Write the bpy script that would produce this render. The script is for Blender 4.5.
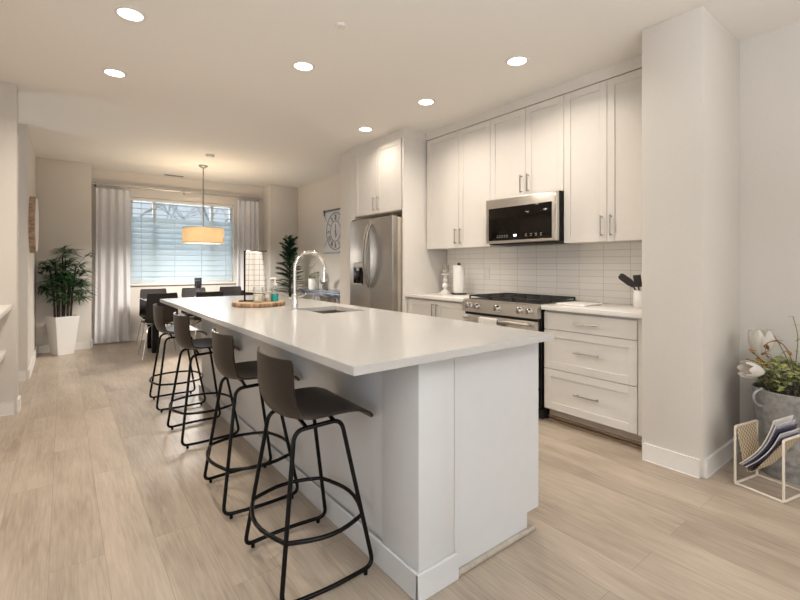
import bpy, bmesh, math, random
from mathutils import Vector, Matrix
R = math.radians
PI = math.pi
random.seed(7)
scn = bpy.context.scene
for o in list(bpy.data.objects):
    bpy.data.objects.remove(o)
COL = scn.collection

# ------------------------------------------------------------------ camera, light, exposure
FPX, HORIZON = 436.7, 265.0
YAW = math.atan(337 / FPX)
cd = bpy.data.cameras.new('camera')
cam = bpy.data.objects.new('camera', cd)
COL.objects.link(cam)
cam.location = (0, 0, 1.235)
cam.rotation_euler = (R(90), 0, -YAW)
cd.sensor_width = 36
cd.lens = 36 * FPX / 800
cd.shift_y = -(300 - HORIZON) / 800
cd.clip_start = 0.05
scn.camera = cam

vs = scn.view_settings
vs.view_transform = 'Standard'
vs.look = 'None'
vs.gamma = 1
vs.use_curve_mapping = False
vs.exposure = 0.0

w = bpy.data.worlds.new('world')
scn.world = w
w.use_nodes = True
wn = w.node_tree.nodes
bg = wn['Background']
bg.inputs['Color'].default_value = (0.80, 0.90, 1.0, 1)
bg.inputs['Strength'].default_value = 0.85
scn.cycles.use_denoising = True
scn.cycles.max_bounces = 10
scn.cycles.diffuse_bounces = 6
scn.cycles.transparent_max_bounces = 16
scn.cycles.sample_clamp_indirect = 6


def area(name, loc, rot, sx, sy, energy, color, shape='RECTANGLE', spread=180):
    l = bpy.data.lights.new(name, 'AREA')
    l.shape = shape
    l.size = sx
    if shape == 'RECTANGLE':
        l.size_y = sy
    l.energy = energy
    l.color = color
    l.spread = R(spread)
    o = bpy.data.objects.new(name, l)
    COL.objects.link(o)
    o.location = loc
    o.rotation_euler = rot
    return o


DAY = (0.86, 0.93, 1.0)
WARM = (1.0, 0.895, 0.775)
# daylight through the glazed openings behind the camera and through the dining window
area('daylight_living_room_glazing', (-0.2, -4.35, 1.35), (R(90), 0, 0), 3.6, 2.2, 30, (0.74, 0.86, 1.0))
area('daylight_side_glazing', (-3.1, -0.8, 1.4), (R(90), 0, R(-90)), 3.0, 2.0, 26, (0.93, 0.96, 1.0))
# unseen fill light added behind the camera, aimed up to brighten the ceiling
area('added_ceiling_fill', (0.6, -1.1, 1.7), (R(180), 0, 0), 1.2, 1.2, 118, (0.93, 0.965, 1.0))
area('daylight_dining_window', (1.68, 8.75, 1.65), (R(-90), 0, 0), 1.9, 1.6, 42, DAY)
area('daylight_passage', (-1.9, 5.6, 1.5), (R(90), 0, R(-90)), 0.9, 2.2, 11, DAY)
area('added_warm_fill', (2.5, -2.6, 1.5), (R(90), 0, R(-8)), 0.5, 0.5, 16, (1.0, 0.93, 0.82))  # warm fill added out of view to brighten the column side and bucket corner
LAMP_W = 10.8

# ------------------------------------------------------------------ helpers


class MB:
    def __init__(self):
        self.bm = bmesh.new()

    def box(self, x0, x1, y0, y1, z0, z1, b=0.0, seg=2, M=None):
        r = bmesh.ops.create_cube(self.bm, size=1)
        vs_ = r['verts']
        for v in vs_:
            v.co = Vector(((x0 + x1) / 2 + v.co.x * (x1 - x0), (y0 + y1) / 2 + v.co.y * (y1 - y0), (z0 + z1) / 2 + v.co.z * (z1 - z0)))
        if b > 0:
            es = list({e for v in vs_ for e in v.link_edges})
            r2 = bmesh.ops.bevel(self.bm, geom=es, offset=b, segments=seg, profile=0.5, affect='EDGES')
            vs_ = list({v for f in r2['faces'] for v in f.verts} | {v for v in vs_ if v.is_valid})
        if M is not None:
            for v in vs_:
                v.co = M @ v.co
        return self

    def tube(self, pts, r, n=8, closed=False, caps=True):
        pts = [Vector(p) for p in pts]
        N = len(pts)
        rs = r if isinstance(r, (list, tuple)) else [r] * N
        tans = []
        for i in range(N):
            if closed:
                t = pts[(i + 1) % N] - pts[i - 1]
            else:
                t = pts[min(i + 1, N - 1)] - pts[max(i - 1, 0)]
            tans.append(t.normalized() if t.length > 1e-9 else Vector((0, 0, 1)))
        t0 = tans[0]
        up = Vector((0, 0, 1)) if abs(t0.z) < 0.9 else Vector((1, 0, 0))
        nrm = (up - t0 * up.dot(t0)).normalized()
        rings = []
        for i in range(N):
            t = tans[i]
            nrm = nrm - t * nrm.dot(t)
            if nrm.length < 1e-6:
                nrm = t.orthogonal()
            nrm.normalize()
            bn = t.cross(nrm)
            rings.append([self.bm.verts.new(pts[i] + (nrm * math.cos(2 * PI * k / n) + bn * math.sin(2 * PI * k / n)) * rs[i]) for k in range(n)])
        for i in range(N if closed else N - 1):
            a, b = rings[i], rings[(i + 1) % N]
            off = 0
            if closed and i == N - 1:
                off = min(range(n), key=lambda q: sum((a[k].co - b[(k + q) % n].co).length for k in range(n)))
            for k in range(n):
                try:
                    self.bm.faces.new((a[k], a[(k + 1) % n], b[(k + 1 + off) % n], b[(k + off) % n]))
                except ValueError:
                    pass
        if caps and not closed:
            self.bm.faces.new(rings[0][::-1])
            self.bm.faces.new(rings[-1])
        return self

    def lathe(self, prof, n=24, c=(0, 0, 0), M=None, sx=1, sy=1):
        rings = []
        c = Vector(c)
        for (r, z) in prof:
            if r < 1e-6:
                rings.append([self.bm.verts.new(Vector((0, 0, z)))])
            else:
                rings.append([self.bm.verts.new(Vector((r * sx * math.cos(2 * PI * k / n), r * sy * math.sin(2 * PI * k / n), z))) for k in range(n)])
        for a, b in zip(rings, rings[1:]):
            for k in range(n):
                k2 = (k + 1) % n
                try:
                    if len(a) == 1 and len(b) == 1:
                        continue
                    if len(a) == 1:
                        self.bm.faces.new((a[0], b[k2], b[k]))
                    elif len(b) == 1:
                        self.bm.faces.new((a[k], a[k2], b[0]))
                    else:
                        self.bm.faces.new((a[k], a[k2], b[k2], b[k]))
                except ValueError:
                    pass
        for rg in rings:
            for v in rg:
                v.co = (M @ v.co if M is not None else v.co) + c
        return self

    def cyl(self, p0, p1, r, n=16, r1=None):
        return self.tube([p0, p1], [r, r if r1 is None else r1], n)

    def prism(self, poly, fn, d0, d1):
        """poly of (u,v); fn(u,v,d) -> xyz; extruded from d0 to d1"""
        a = [self.bm.verts.new(fn(u, v, d0)) for u, v in poly]
        b = [self.bm.verts.new(fn(u, v, d1)) for u, v in poly]
        n = len(poly)
        self.bm.faces.new(a)
        self.bm.faces.new(b[::-1])
        for k in range(n):
            self.bm.faces.new((a[k], b[k], b[(k + 1) % n], a[(k + 1) % n]))
        return self

    def grid(self, fn, nu, nv, thick=0.0):
        vv = [[self.bm.verts.new(fn(i / nu, j / nv)) for j in range(nv + 1)] for i in range(nu + 1)]
        fs = []
        for i in range(nu):
            for j in range(nv):
                fs.append(self.bm.faces.new((vv[i][j], vv[i + 1][j], vv[i + 1][j + 1], vv[i][j + 1])))
        if thick:
            bmesh.ops.recalc_face_normals(self.bm, faces=fs)
            geom = fs + list({e for f in fs for e in f.edges}) + list({v for f in fs for v in f.verts})
            bmesh.ops.solidify(self.bm, geom=geom, thickness=thick)
        return self

    def blade(self, base, direc, up, L, wd, droop=0.2, seg=4, fold=0.25):
        """one narrow pointed leaf with a folded midrib"""
        d = Vector(direc).normalized()
        side = d.cross(Vector(up))
        if side.length < 1e-4:
            side = d.orthogonal()
        side.normalize()
        nrm = side.cross(d).normalized()
        p = Vector(base)
        rows = []
        for i in range(seg + 1):
            t = i / seg
            wloc = wd * (math.sin(PI * min(1, 0.12 + t * 0.88)) ** 0.7) * (1 if t < 1 else 0)
            pos = p + d * (L * t) + Vector((0, 0, -droop * L * t * t))
            if i == seg:
                rows.append([self.bm.verts.new(pos)])
            else:
                rows.append([self.bm.verts.new(pos + side * wloc + nrm * wloc * fold), self.bm.verts.new(pos), self.bm.verts.new(pos - side * wloc + nrm * wloc * fold)])
        for a, b in zip(rows, rows[1:]):
            if len(b) == 3:
                self.bm.faces.new((a[0], a[1], b[1], b[0]))
                self.bm.faces.new((a[1], a[2], b[2], b[1]))
            else:
                self.bm.faces.new((a[0], a[1], b[0]))
                self.bm.faces.new((a[1], a[2], b[0]))
        return self

    def xf(self, M):
        for v in self.bm.verts:
            v.co = M @ v.co
        return self

    def build(self, name, mat, parent=None, world=True, ang=38, loc=None):
        off = Vector((0, 0, 0))
        if parent is not None and world:
            p = parent
            while p is not None:
                off += p.location
                p = p.parent
        if loc is not None:
            off += Vector(loc)
        if off.length:
            for v in self.bm.verts:
                v.co -= off
        bmesh.ops.recalc_face_normals(self.bm, faces=self.bm.faces[:])
        me = bpy.data.meshes.new(name)
        self.bm.to_mesh(me)
        self.bm.free()
        for pl in me.polygons:
            pl.use_smooth = True
        me.set_sharp_from_angle(angle=R(ang))
        me.materials.append(mat)
        o = bpy.data.objects.new(name, me)
        COL.objects.link(o)
        if parent is not None:
            o.parent = parent
        if loc is not None:
            o.location = loc
        return o


def rounded(pts, rad, closed=False, seg=5):
    pts = [Vector(p) for p in pts]
    out = []
    N = len(pts)
    for i in range(N):
        if not closed and i in (0, N - 1):
            out.append(pts[i])
            continue
        p, a, b = pts[i], pts[i - 1], pts[(i + 1) % N]
        da, db = (a - p), (b - p)
        q = min(rad, da.length * 0.45, db.length * 0.45)
        s, e = p + da.normalized() * q, p + db.normalized() * q
        for k in range(seg + 1):
            t = k / seg
            out.append(s * (1 - t) ** 2 + p * 2 * t * (1 - t) + e * t * t)
    return out


def tag(o, label, cat, group=None):
    o['label'] = label
    o['category'] = cat
    if group:
        o['group'] = group
    return o


def thing(name, label, cat, loc=(0, 0, 0), rz=0, group=None):
    o = bpy.data.objects.new(name, None)
    o.empty_display_size = 0.1
    COL.objects.link(o)
    o.location = loc
    o.rotation_euler = (0, 0, rz)
    return tag(o, label, cat, group)


def struct(name, mb, mat):
    o = mb.build(name, mat)
    o['kind'] = 'structure'
    return o


def copy_tree(o, parent=None):
    c = o.copy()
    COL.objects.link(c)
    if parent is not None:
        c.parent = parent
    for ch in list(o.children):
        copy_tree(ch, c)
    return c


# ------------------------------------------------------------------ materials
def mat(name, col, rough=0.5, metal=0.0, var=0.04, scale=20.0, bump=0.0, spec=0.5, stretch=None, emit=None, estr=0, coat=0.0, trans=0.0):
    m = bpy.data.materials.new(name)
    m.use_nodes = True
    nt = m.node_tree
    n, l = nt.nodes, nt.links
    b = n['Principled BSDF']
    b.inputs['Roughness'].default_value = rough
    b.inputs['Metallic'].default_value = metal
    b.inputs['Specular IOR Level'].default_value = spec
    b.inputs['Coat Weight'].default_value = coat
    if trans:
        b.inputs['Transmission Weight'].default_value = trans
    tc = n.new('ShaderNodeTexCoord')
    mp = n.new('ShaderNodeMapping')
    if stretch:
        mp.inputs['Scale'].default_value = stretch
    l.new(tc.outputs['Object'], mp.inputs['Vector'])
    nz = n.new('ShaderNodeTexNoise')
    nz.inputs['Scale'].default_value = scale
    nz.inputs['Detail'].default_value = 4
    l.new(mp.outputs['Vector'], nz.inputs['Vector'])
    rp = n.new('ShaderNodeValToRGB')
    rp.color_ramp.elements[0].position = 0.3
    rp.color_ramp.elements[1].position = 0.7
    rp.color_ramp.elements[0].color = tuple(max(0, c * (1 - var)) for c in col) + (1,)
    rp.color_ramp.elements[1].color = tuple(min(1, c * (1 + var)) for c in col) + (1,)
    l.new(nz.outputs['Fac'], rp.inputs['Fac'])
    l.new(rp.outputs['Color'], b.inputs['Base Color'])
    if bump:
        bp = n.new('ShaderNodeBump')
        bp.inputs['Strength'].default_value = bump
        bp.inputs['Distance'].default_value = 0.004
        l.new(nz.outputs['Fac'], bp.inputs['Height'])
        l.new(bp.outputs['Normal'], b.inputs['Normal'])
    if emit:
        b.inputs['Emission Color'].default_value = tuple(emit) + (1,)
        b.inputs['Emission Strength'].default_value = estr
    return m


def translucent(name, col, amount=0.5, var=0.04, scale=40, emit=None, estr=0):
    m = mat(name, col, 0.8, var=var, scale=scale, spec=0.1, emit=emit, estr=estr)
    n, l = m.node_tree.nodes, m.node_tree.links
    t = n.new('ShaderNodeBsdfTranslucent')
    t.inputs['Color'].default_value = tuple(col) + (1,)
    mx = n.new('ShaderNodeMixShader')
    mx.inputs['Fac'].default_value = amount
    out = n['Material Output']
    l.new(n['Principled BSDF'].outputs[0], mx.inputs[1])
    l.new(t.outputs[0], mx.inputs[2])
    l.new(mx.outputs[0], out.inputs['Surface'])
    return m


def thin_glass(name, tint=(1, 1, 1), refl=0.08, rough=0.02):
    m = bpy.data.materials.new(name)
    m.use_nodes = True
    n, l = m.node_tree.nodes, m.node_tree.links
    n.remove(n['Principled BSDF'])
    tr = n.new('ShaderNodeBsdfTransparent')
    tr.inputs['Color'].default_value = tuple(tint) + (1,)
    gl = n.new('ShaderNodeBsdfGlossy')
    gl.inputs['Roughness'].default_value = rough
    fr = n.new('ShaderNodeFresnel')
    fr.inputs['IOR'].default_value = 1.45
    ad = n.new('ShaderNodeMath')
    ad.operation = 'MULTIPLY_ADD'
    ad.inputs[1].default_value = 0.4
    ad.inputs[2].default_value = refl
    ad.use_clamp = True
    l.new(fr.outputs[0], ad.inputs[0])
    mx = n.new('ShaderNodeMixShader')
    l.new(ad.outputs[0], mx.inputs['Fac'])
    l.new(tr.outputs[0], mx.inputs[1])
    l.new(gl.outputs[0], mx.inputs[2])
    l.new(mx.outputs[0], n['Material Output'].inputs['Surface'])
    return m


def emission(name, col, strength):
    return mat(name, col, 0.6, emit=col, estr=strength, var=0.01)


def floor_mat():
    m = bpy.data.materials.new('oak_planks')
    m.use_nodes = True
    n, l = m.node_tree.nodes, m.node_tree.links
    b = n['Principled BSDF']
    b.inputs['Roughness'].default_value = 0.38
    b.inputs['Specular IOR Level'].default_value = 0.4
    tc = n.new('ShaderNodeTexCoord')
    mp = n.new('ShaderNodeMapping')
    mp.inputs['Rotation'].default_value = (0, 0, R(90))
    mp.inputs['Location'].default_value = (0.3, 0.045, 0)
    l.new(tc.outputs['Object'], mp.inputs['Vector'])
    br = n.new('ShaderNodeTexBrick')
    br.offset = 0.37
    br.offset_frequency = 2
    br.inputs['Color1'].default_value = (0, 0, 0, 1)
    br.inputs['Color2'].default_value = (1, 1, 1, 1)
    br.inputs['Mortar'].default_value = (0.5, 0.5, 0.5, 1)
    br.inputs['Scale'].default_value = 1
    br.inputs['Brick Width'].default_value = 1.42
    br.inputs['Row Height'].default_value = 0.187
    br.inputs['Mortar Size'].default_value = 0.0010
    br.inputs['Mortar Smooth'].default_value = 0.3
    l.new(mp.outputs['Vector'], br.inputs['Vector'])
    # per plank shift of the grain
    sep = n.new('ShaderNodeVectorMath')
    sep.operation = 'MULTIPLY_ADD'
    l.new(br.outputs['Color'], sep.inputs[0])
    sep.inputs[1].default_value = (7, 13, 5)
    l.new(mp.outputs['Vector'], sep.inputs[2])

    def noise(scale, sc, detail=5, dist=0.0):
        m2 = n.new('ShaderNodeMapping')
        m2.inputs['Scale'].default_value = sc
        l.new(sep.outputs[0], m2.inputs['Vector'])
        nz = n.new('ShaderNodeTexNoise')
        nz.inputs['Scale'].default_value = scale
        nz.inputs['Detail'].default_value = detail
        nz.inputs['Distortion'].default_value = dist
        l.new(m2.outputs[0], nz.inputs['Vector'])
        return nz
    grain = noise(8, (0.4, 4.2, 1), 6, 1.2)
    cloud = noise(2.2, (0.7, 2.2, 1), 3)
    fine = noise(14, (0.5, 9, 1), 4, 0.3)
    ramp = n.new('ShaderNodeValToRGB')
    e = ramp.color_ramp.elements
    e[0].position, e[0].color = 0.28, (0.285, 0.230, 0.178, 1)
    e[1].position, e[1].color = 0.72, (0.495, 0.415, 0.335, 1)
    mid = e.new(0.5)
    mid.color = (0.400, 0.331, 0.262, 1)
    ad = n.new('ShaderNodeMath')
    ad.operation = 'MULTIPLY_ADD'
    l.new(grain.outputs['Fac'], ad.inputs[0])
    ad.inputs[1].default_value = 0.42
    ad2 = n.new('ShaderNodeMath')
    ad2.operation = 'MULTIPLY_ADD'
    l.new(cloud.outputs['Fac'], ad2.inputs[0])
    ad2.inputs[1].default_value = 0.58
    bw = n.new('ShaderNodeMath')
    bw.operation = 'MULTIPLY_ADD'
    l.new(br.outputs['Color'], bw.inputs[0])
    bw.inputs[1].default_value = 0.11
    bw.inputs[2].default_value = -0.05
    l.new(bw.outputs[0], ad2.inputs[2])
    l.new(ad2.outputs[0], ad.inputs[2])
    ad3 = n.new('ShaderNodeMath')
    ad3.operation = 'MULTIPLY_ADD'
    l.new(fine.outputs['Fac'], ad3.inputs[0])
    ad3.inputs[1].default_value = 0.36
    l.new(ad.outputs[0], ad3.inputs[2])
    sb = n.new('ShaderNodeMath')
    sb.operation = 'ADD'
    sb.inputs[1].default_value = -0.18
    l.new(ad3.outputs[0], sb.inputs[0])
    l.new(sb.outputs[0], ramp.inputs['Fac'])
    mx = n.new('ShaderNodeMix')
    mx.data_type = 'RGBA'
    l.new(br.outputs['Fac'], mx.inputs['Factor'])
    l.new(ramp.outputs['Color'], mx.inputs['A'])
    mx.inputs['B'].default_value = (0.255, 0.205, 0.16, 1)
    l.new(mx.outputs['Result'], b.inputs['Base Color'])
    bp = n.new('ShaderNodeBump')
    bp.inputs['Strength'].default_value = 0.06
    bp.inputs['Distance'].default_value = 0.003
    l.new(grain.outputs['Fac'], bp.inputs['Height'])
    l.new(bp.outputs['Normal'], b.inputs['Normal'])
    return m


def tile_mat():
    m = bpy.data.materials.new('stacked_white_tile')
    m.use_nodes = True
    n, l = m.node_tree.nodes, m.node_tree.links
    b = n['Principled BSDF']
    b.inputs['Roughness'].default_value = 0.22
    tc = n.new('ShaderNodeTexCoord')
    sp = n.new('ShaderNodeSeparateXYZ')
    cb = n.new('ShaderNodeCombineXYZ')
    l.new(tc.outputs['Object'], sp.inputs[0])
    a1 = n.new('ShaderNodeMath')
    a1.inputs[1].default_value = -1.643 + 2.2
    a2 = n.new('ShaderNodeMath')
    a2.inputs[1].default_value = -0.9095
    l.new(sp.outputs['Y'], a1.inputs[0])
    l.new(sp.outputs['Z'], a2.inputs[0])
    l.new(a1.outputs[0], cb.inputs['X'])
    l.new(a2.outputs[0], cb.inputs['Y'])
    br = n.new('ShaderNodeTexBrick')
    br.offset = 0
    br.inputs['Color1'].default_value = (0.82, 0.785, 0.735, 1)
    br.inputs['Color2'].default_value = (0.86, 0.825, 0.775, 1)
    br.inputs['Mortar'].default_value = (0.50, 0.46, 0.41, 1)
    br.inputs['Scale'].default_value = 1
    br.inputs['Brick Width'].default_value = 0.22
    br.inputs['Row Height'].default_value = 0.0565
    br.inputs['Mortar Size'].default_value = 0.0016
    br.inputs['Mortar Smooth'].default_value = 0.3
    l.new(cb.outputs[0], br.inputs['Vector'])
    l.new(br.outputs['Color'], b.inputs['Base Color'])
    bp = n.new('ShaderNodeBump')
    bp.invert = True
    bp.inputs['Strength'].default_value = 0.3
    bp.inputs['Distance'].default_value = 0.002
    l.new(br.outputs['Fac'], bp.inputs['Height'])
    l.new(bp.outputs['Normal'], b.inputs['Normal'])
    return m


def towel_mat():
    m = bpy.data.materials.new('windowpane_check_cloth')
    m.use_nodes = True
    n, l = m.node_tree.nodes, m.node_tree.links
    b = n['Principled BSDF']
    b.inputs['Roughness'].default_value = 0.9
    tc = n.new('ShaderNodeTexCoord')
    sp = n.new('ShaderNodeSeparateXYZ')
    l.new(tc.outputs['Object'], sp.inputs[0])
    cb = n.new('ShaderNodeCombineXYZ')
    l.new(sp.outputs['X'], cb.inputs['X'])
    l.new(sp.outputs['Z'], cb.inputs['Y'])
    br = n.new('ShaderNodeTexBrick')
    br.offset = 0
    br.inputs['Color1'].default_value = (0.80, 0.76, 0.71, 1)
    br.inputs['Color2'].default_value = (0.76, 0.72, 0.67, 1)
    br.inputs['Mortar'].default_value = (0.20, 0.185, 0.175, 1)
    br.inputs['Scale'].default_value = 1
    br.inputs['Brick Width'].default_value = 0.041
    br.inputs['Row Height'].default_value = 0.041
    br.inputs['Mortar Size'].default_value = 0.0013
    br.inputs['Mortar Smooth'].default_value = 0.1
    l.new(cb.outputs[0], br.inputs['Vector'])
    l.new(br.outputs['Color'], b.inputs['Base Color'])
    return m


def woven_mat():
    m = mat('woven_cane', (0.62, 0.50, 0.36), 0.8)
    n, l = m.node_tree.nodes, m.node_tree.links
    b = n['Principled BSDF']
    ck = n.new('ShaderNodeTexChecker')
    ck.inputs['Scale'].default_value = 75
    ck.inputs['Color1'].default_value = (0.70, 0.58, 0.42, 1)
    ck.inputs['Color2'].default_value = (0.33, 0.25, 0.16, 1)
    l.new(n['Texture Coordinate'].outputs['Object'], ck.inputs['Vector'])
    l.new(ck.outputs['Color'], b.inputs['Base Color'])
    return m


M_wall = mat('wall_paint', (0.640, 0.600, 0.550), 0.85, var=0.012, scale=60, bump=0.03, spec=0.2)
M_ceil = mat('ceiling_paint', (0.80, 0.77, 0.73), 0.9, var=0.012, scale=80, bump=0.03, spec=0.1)
M_trim = mat('trim_paint', (0.74, 0.71, 0.67), 0.45, var=0.01, scale=30)
M_cab = mat('cabinet_paint', (0.67, 0.635, 0.59), 0.42, var=0.01, scale=15, spec=0.4)
M_isl = mat('island_paint', (0.63, 0.63, 0.632), 0.42, var=0.01, scale=15, spec=0.4)
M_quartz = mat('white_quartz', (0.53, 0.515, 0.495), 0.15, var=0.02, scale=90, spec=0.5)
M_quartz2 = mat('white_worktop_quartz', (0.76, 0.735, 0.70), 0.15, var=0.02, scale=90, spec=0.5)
M_floor = floor_mat()
M_tile = tile_mat()
M_steel = mat('brushed_steel', (0.40, 0.375, 0.345), 0.40, 1.0, var=0.07, scale=14, stretch=(40, 40, 0.6))
M_steelh = mat('brushed_steel_horizontal', (0.62, 0.585, 0.54), 0.28, 1.0, var=0.06, scale=14, stretch=(40, 0.6, 40))
M_steel_side = mat('fridge_side_steel', (0.62, 0.56, 0.47), 0.35, 1.0, var=0.03)
M_nickel = mat('brushed_nickel', (0.36, 0.335, 0.305), 0.30, 1.0, var=0.03)
M_chrome = mat('chrome', (0.78, 0.76, 0.73), 0.1, 1.0, var=0.01)
M_black = mat('black_powder_coat', (0.003, 0.0025, 0.0025), 0.26, var=0.1, spec=0.22)
M_blackm = mat('matt_black_iron', (0.016, 0.014, 0.013), 0.55, var=0.15, scale=60, bump=0.1)
M_blackg = mat('black_glass', (0.006, 0.004, 0.003), 0.07, var=0.1, spec=0.22)
M_shell = mat('brown_black_seat_shell', (0.030, 0.021, 0.0155), 0.36, var=0.12, scale=8, spec=0.32)
M_shell2 = mat('charcoal_seat_shell', (0.020, 0.017, 0.016), 0.36, var=0.1, scale=8, spec=0.35)
M_dark = mat('dark_gap', (0.02, 0.017, 0.014), 0.7, var=0.1)
M_white = mat('white_ceramic', (0.80, 0.78, 0.75), 0.25, var=0.015)
M_whitem = mat('white_matt', (0.76, 0.74, 0.71), 0.7, var=0.02)
M_planter = mat('white_planter_glaze', (0.78, 0.76, 0.74), 0.3, var=0.01)
M_leaf = mat('palm_leaf', (0.030, 0.085, 0.025), 0.45, var=0.55, scale=9)
M_leaf2 = mat('dark_palm_leaf', (0.018, 0.060, 0.026), 0.5, var=0.5, scale=12)
M_cane = mat('palm_cane', (0.035, 0.022, 0.014), 0.7, var=0.35, scale=30, bump=0.3)
M_soil = mat('planter_soil', (0.05, 0.035, 0.025), 0.95, var=0.4, scale=60, bump=0.8)
M_curtain = translucent('white_linen_curtain', (0.86, 0.85, 0.86), 0.35, var=0.03, scale=120)
M_blind = translucent('white_blind_slat', (0.66, 0.72, 0.745), 0.42, var=0.01)
M_glass = thin_glass('window_glass', (1, 1, 1), 0.0)
M_glass2 = thin_glass('clear_glassware', (0.98, 0.985, 0.98), 0.02)
M_smoke = thin_glass('smoked_glass', (0.45, 0.46, 0.48), 0.12)
M_shade = translucent('cream_drum_shade', (0.80, 0.70, 0.53), 0.22, var=0.02, emit=(1.0, 0.80, 0.52), estr=0.06)
M_lamp = emission('lamp_glow', (1.0, 0.93, 0.82), 9.0)
M_lamp2 = emission('pendant_diffuser_glow', (1.0, 0.86, 0.62), 1.6)
M_wood = mat('slice_wood', (0.40, 0.275, 0.165), 0.55, var=0.35, scale=22, stretch=(1, 1, 0.25))
M_bark = mat('bark_edge', (0.27, 0.165, 0.09), 0.8, var=0.7, scale=40, stretch=(1, 1, 0.15), bump=0.4)
M_towel = towel_mat()
M_teal = mat('teal_soap', (0.0, 0.33, 0.32), 0.15, var=0.05)
M_wax = mat('candle_wax', (0.72, 0.62, 0.48), 0.5, var=0.04)
M_zinc = mat('galvanised_zinc', (0.40, 0.395, 0.38), 0.55, 0.4, var=0.3, scale=28, bump=0.15)
M_cream_metal = mat('cream_metal_tube', (0.72, 0.64, 0.54), 0.4, var=0.03)
M_woven = woven_mat()
M_paper = mat('magazine_paper', (0.66, 0.62, 0.64), 0.5, var=0.15, scale=60, stretch=(1, 1, 4))
M_navy = mat('navy_cover', (0.03, 0.03, 0.06), 0.3, var=0.3, scale=25)
M_lilac = mat('lilac_cover', (0.58, 0.55, 0.62), 0.35, var=0.25, scale=25)
M_cover = mat('white_cover', (0.72, 0.68, 0.62), 0.35, var=0.15, scale=18)
M_petal = translucent('white_petal', (0.82, 0.78, 0.72), 0.35, var=0.04)
M_green = mat('bright_green_leaf', (0.50, 0.54, 0.20), 0.5, var=0.4, scale=30)
M_sage = mat('sage_leaf', (0.33, 0.36, 0.22), 0.6, var=0.4, scale=30)
M_lav = mat('lavender_bud', (0.36, 0.32, 0.36), 0.8, var=0.4, scale=60)
M_stem = mat('twig', (0.20, 0.14, 0.08), 0.7, var=0.3)
M_rust = mat('rust_bud', (0.32, 0.14, 0.035), 0.6, var=0.4, scale=60)
M_brownwood = mat('brown_wood_strip', (0.20, 0.135, 0.085), 0.5, var=0.3, scale=25, stretch=(6, 0.4, 6))
M_graywood = mat('grey_oak_strip', (0.42, 0.37, 0.31), 0.5, var=0.15, scale=20)
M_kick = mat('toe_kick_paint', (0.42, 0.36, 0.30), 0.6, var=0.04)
M_rod = mat('grey_curtain_rod', (0.50, 0.49, 0.48), 0.35, 0.7, var=0.05)
M_canvas = mat('white_canvas', (0.64, 0.64, 0.65), 0.9, var=0.02, scale=90)
M_ink = mat('charcoal_ink', (0.16, 0.16, 0.175), 0.8, var=0.1)
M_console = mat('blue_grey_mirror', (0.42, 0.47, 0.54), 0.14, 0.85, var=0.05)
M_silver = mat('tarnished_silver', (0.45, 0.45, 0.47), 0.3, 0.9, var=0.15, scale=30)
M_rustic = mat('whitewashed_wood_rim', (0.36, 0.25, 0.18), 0.7, var=0.45, scale=16, stretch=(1, 1, 2))
M_ttop = mat('dark_glass_tabletop', (0.03, 0.035, 0.04), 0.05, var=0.05, spec=0.9, coat=0.6)
M_grass = mat('garden_grass', (0.10, 0.15, 0.06), 0.9, var=0.4, scale=8)
M_tbark = mat('grey_tree_bark', (0.62, 0.64, 0.65), 0.9, var=0.1)
M_display = emission('clock_display_glow', (0.8, 0.9, 1.0), 2.2)
M_mark = mat('grey_control_marks', (0.38, 0.36, 0.34), 0.5)
M_plate = mat('outlet_plate_plastic', (0.76, 0.73, 0.69), 0.35, var=0.01)
M_ctowel = mat('grey_printed_cloth', (0.60, 0.57, 0.53), 0.9, var=0.12, scale=70)

# ------------------------------------------------------------------ room shell
H = 2.74
struct('floor', MB().box(-3.4, 3.75, -4.6, 8.6, -0.12, 0.0), M_floor)
struct('ceiling', MB().box(-3.4, 3.75, -4.6, 8.6, H, H + 0.12), M_ceil)
RW = 3.61       # kitchen and clock wall plane
struct('wall_right', MB().box(RW, 3.75, -4.6, 8.6, 0, H), M_wall)
struct('wall_column', MB().box(2.93, RW, 0.93, 1.268, 0, H, 0.006), M_wall)
struct('wall_fridge_side', MB().box(2.968, RW, 4.80, 5.17, 0, H, 0.004), M_wall)
# dining end: two short returns and a recess with the window
struct('wall_back_left', MB().box(-0.42, 0.335, 7.93, 8.6, 0, H, 0.004), M_wall)
struct('wall_back_right', MB().box(3.06, RW, 7.93, 8.6, 0, H, 0.004), M_wall)
WX0, WX1, WZ0, WZ1 = 0.86, 2.51, 0.93, 2.345
mb = MB()
mb.box(0.335, WX0, 8.3, 8.45, 0, H)
mb.box(WX1, 3.06, 8.3, 8.45, 0, H)
mb.box(WX0, WX1, 8.3, 8.45, 0, WZ0)
mb.box(WX0, WX1, 8.3, 8.45, WZ1, H)
struct('wall_back', mb, M_wall)
# left side of the dining room, passage, and the near jog
struct('wall_left_dining', MB().box(-0.42, -0.30, 6.15, 7.93, 0, H, 0.004), M_wall)
struct('wall_passage_far', MB().box(-2.0, -0.42, 6.27, 6.40, 0, H), M_wall)
struct('wall_passage_end', MB().box(-2.12, -2.0, 4.83, 6.40, 0, H), M_wall)
struct('wall_left_jog', MB().box(-2.0, -0.305, 4.83, 5.02, 0, H, 0.004), M_wall)
struct('wall_left_shelves', MB().box(-0.80, -0.66, 2.9, 4.83, 0, H), M_wall)
struct('wall_left_return', MB().box(-3.4, -0.66, 2.78, 2.9, 0, H), M_wall)
mb = MB()
mb.box(-3.4, -3.26, 1.0, 2.78, 0, H)
mb.box(-3.4, -3.26, -4.6, -2.6, 0, H)
mb.box(-3.4, -3.26, -2.6, 1.0, 2.5, H)
mb.box(-3.4, -3.26, -2.6, 1.0, 0, 0.3)
struct('wall_left', mb, M_wall)
mb = MB()
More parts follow.
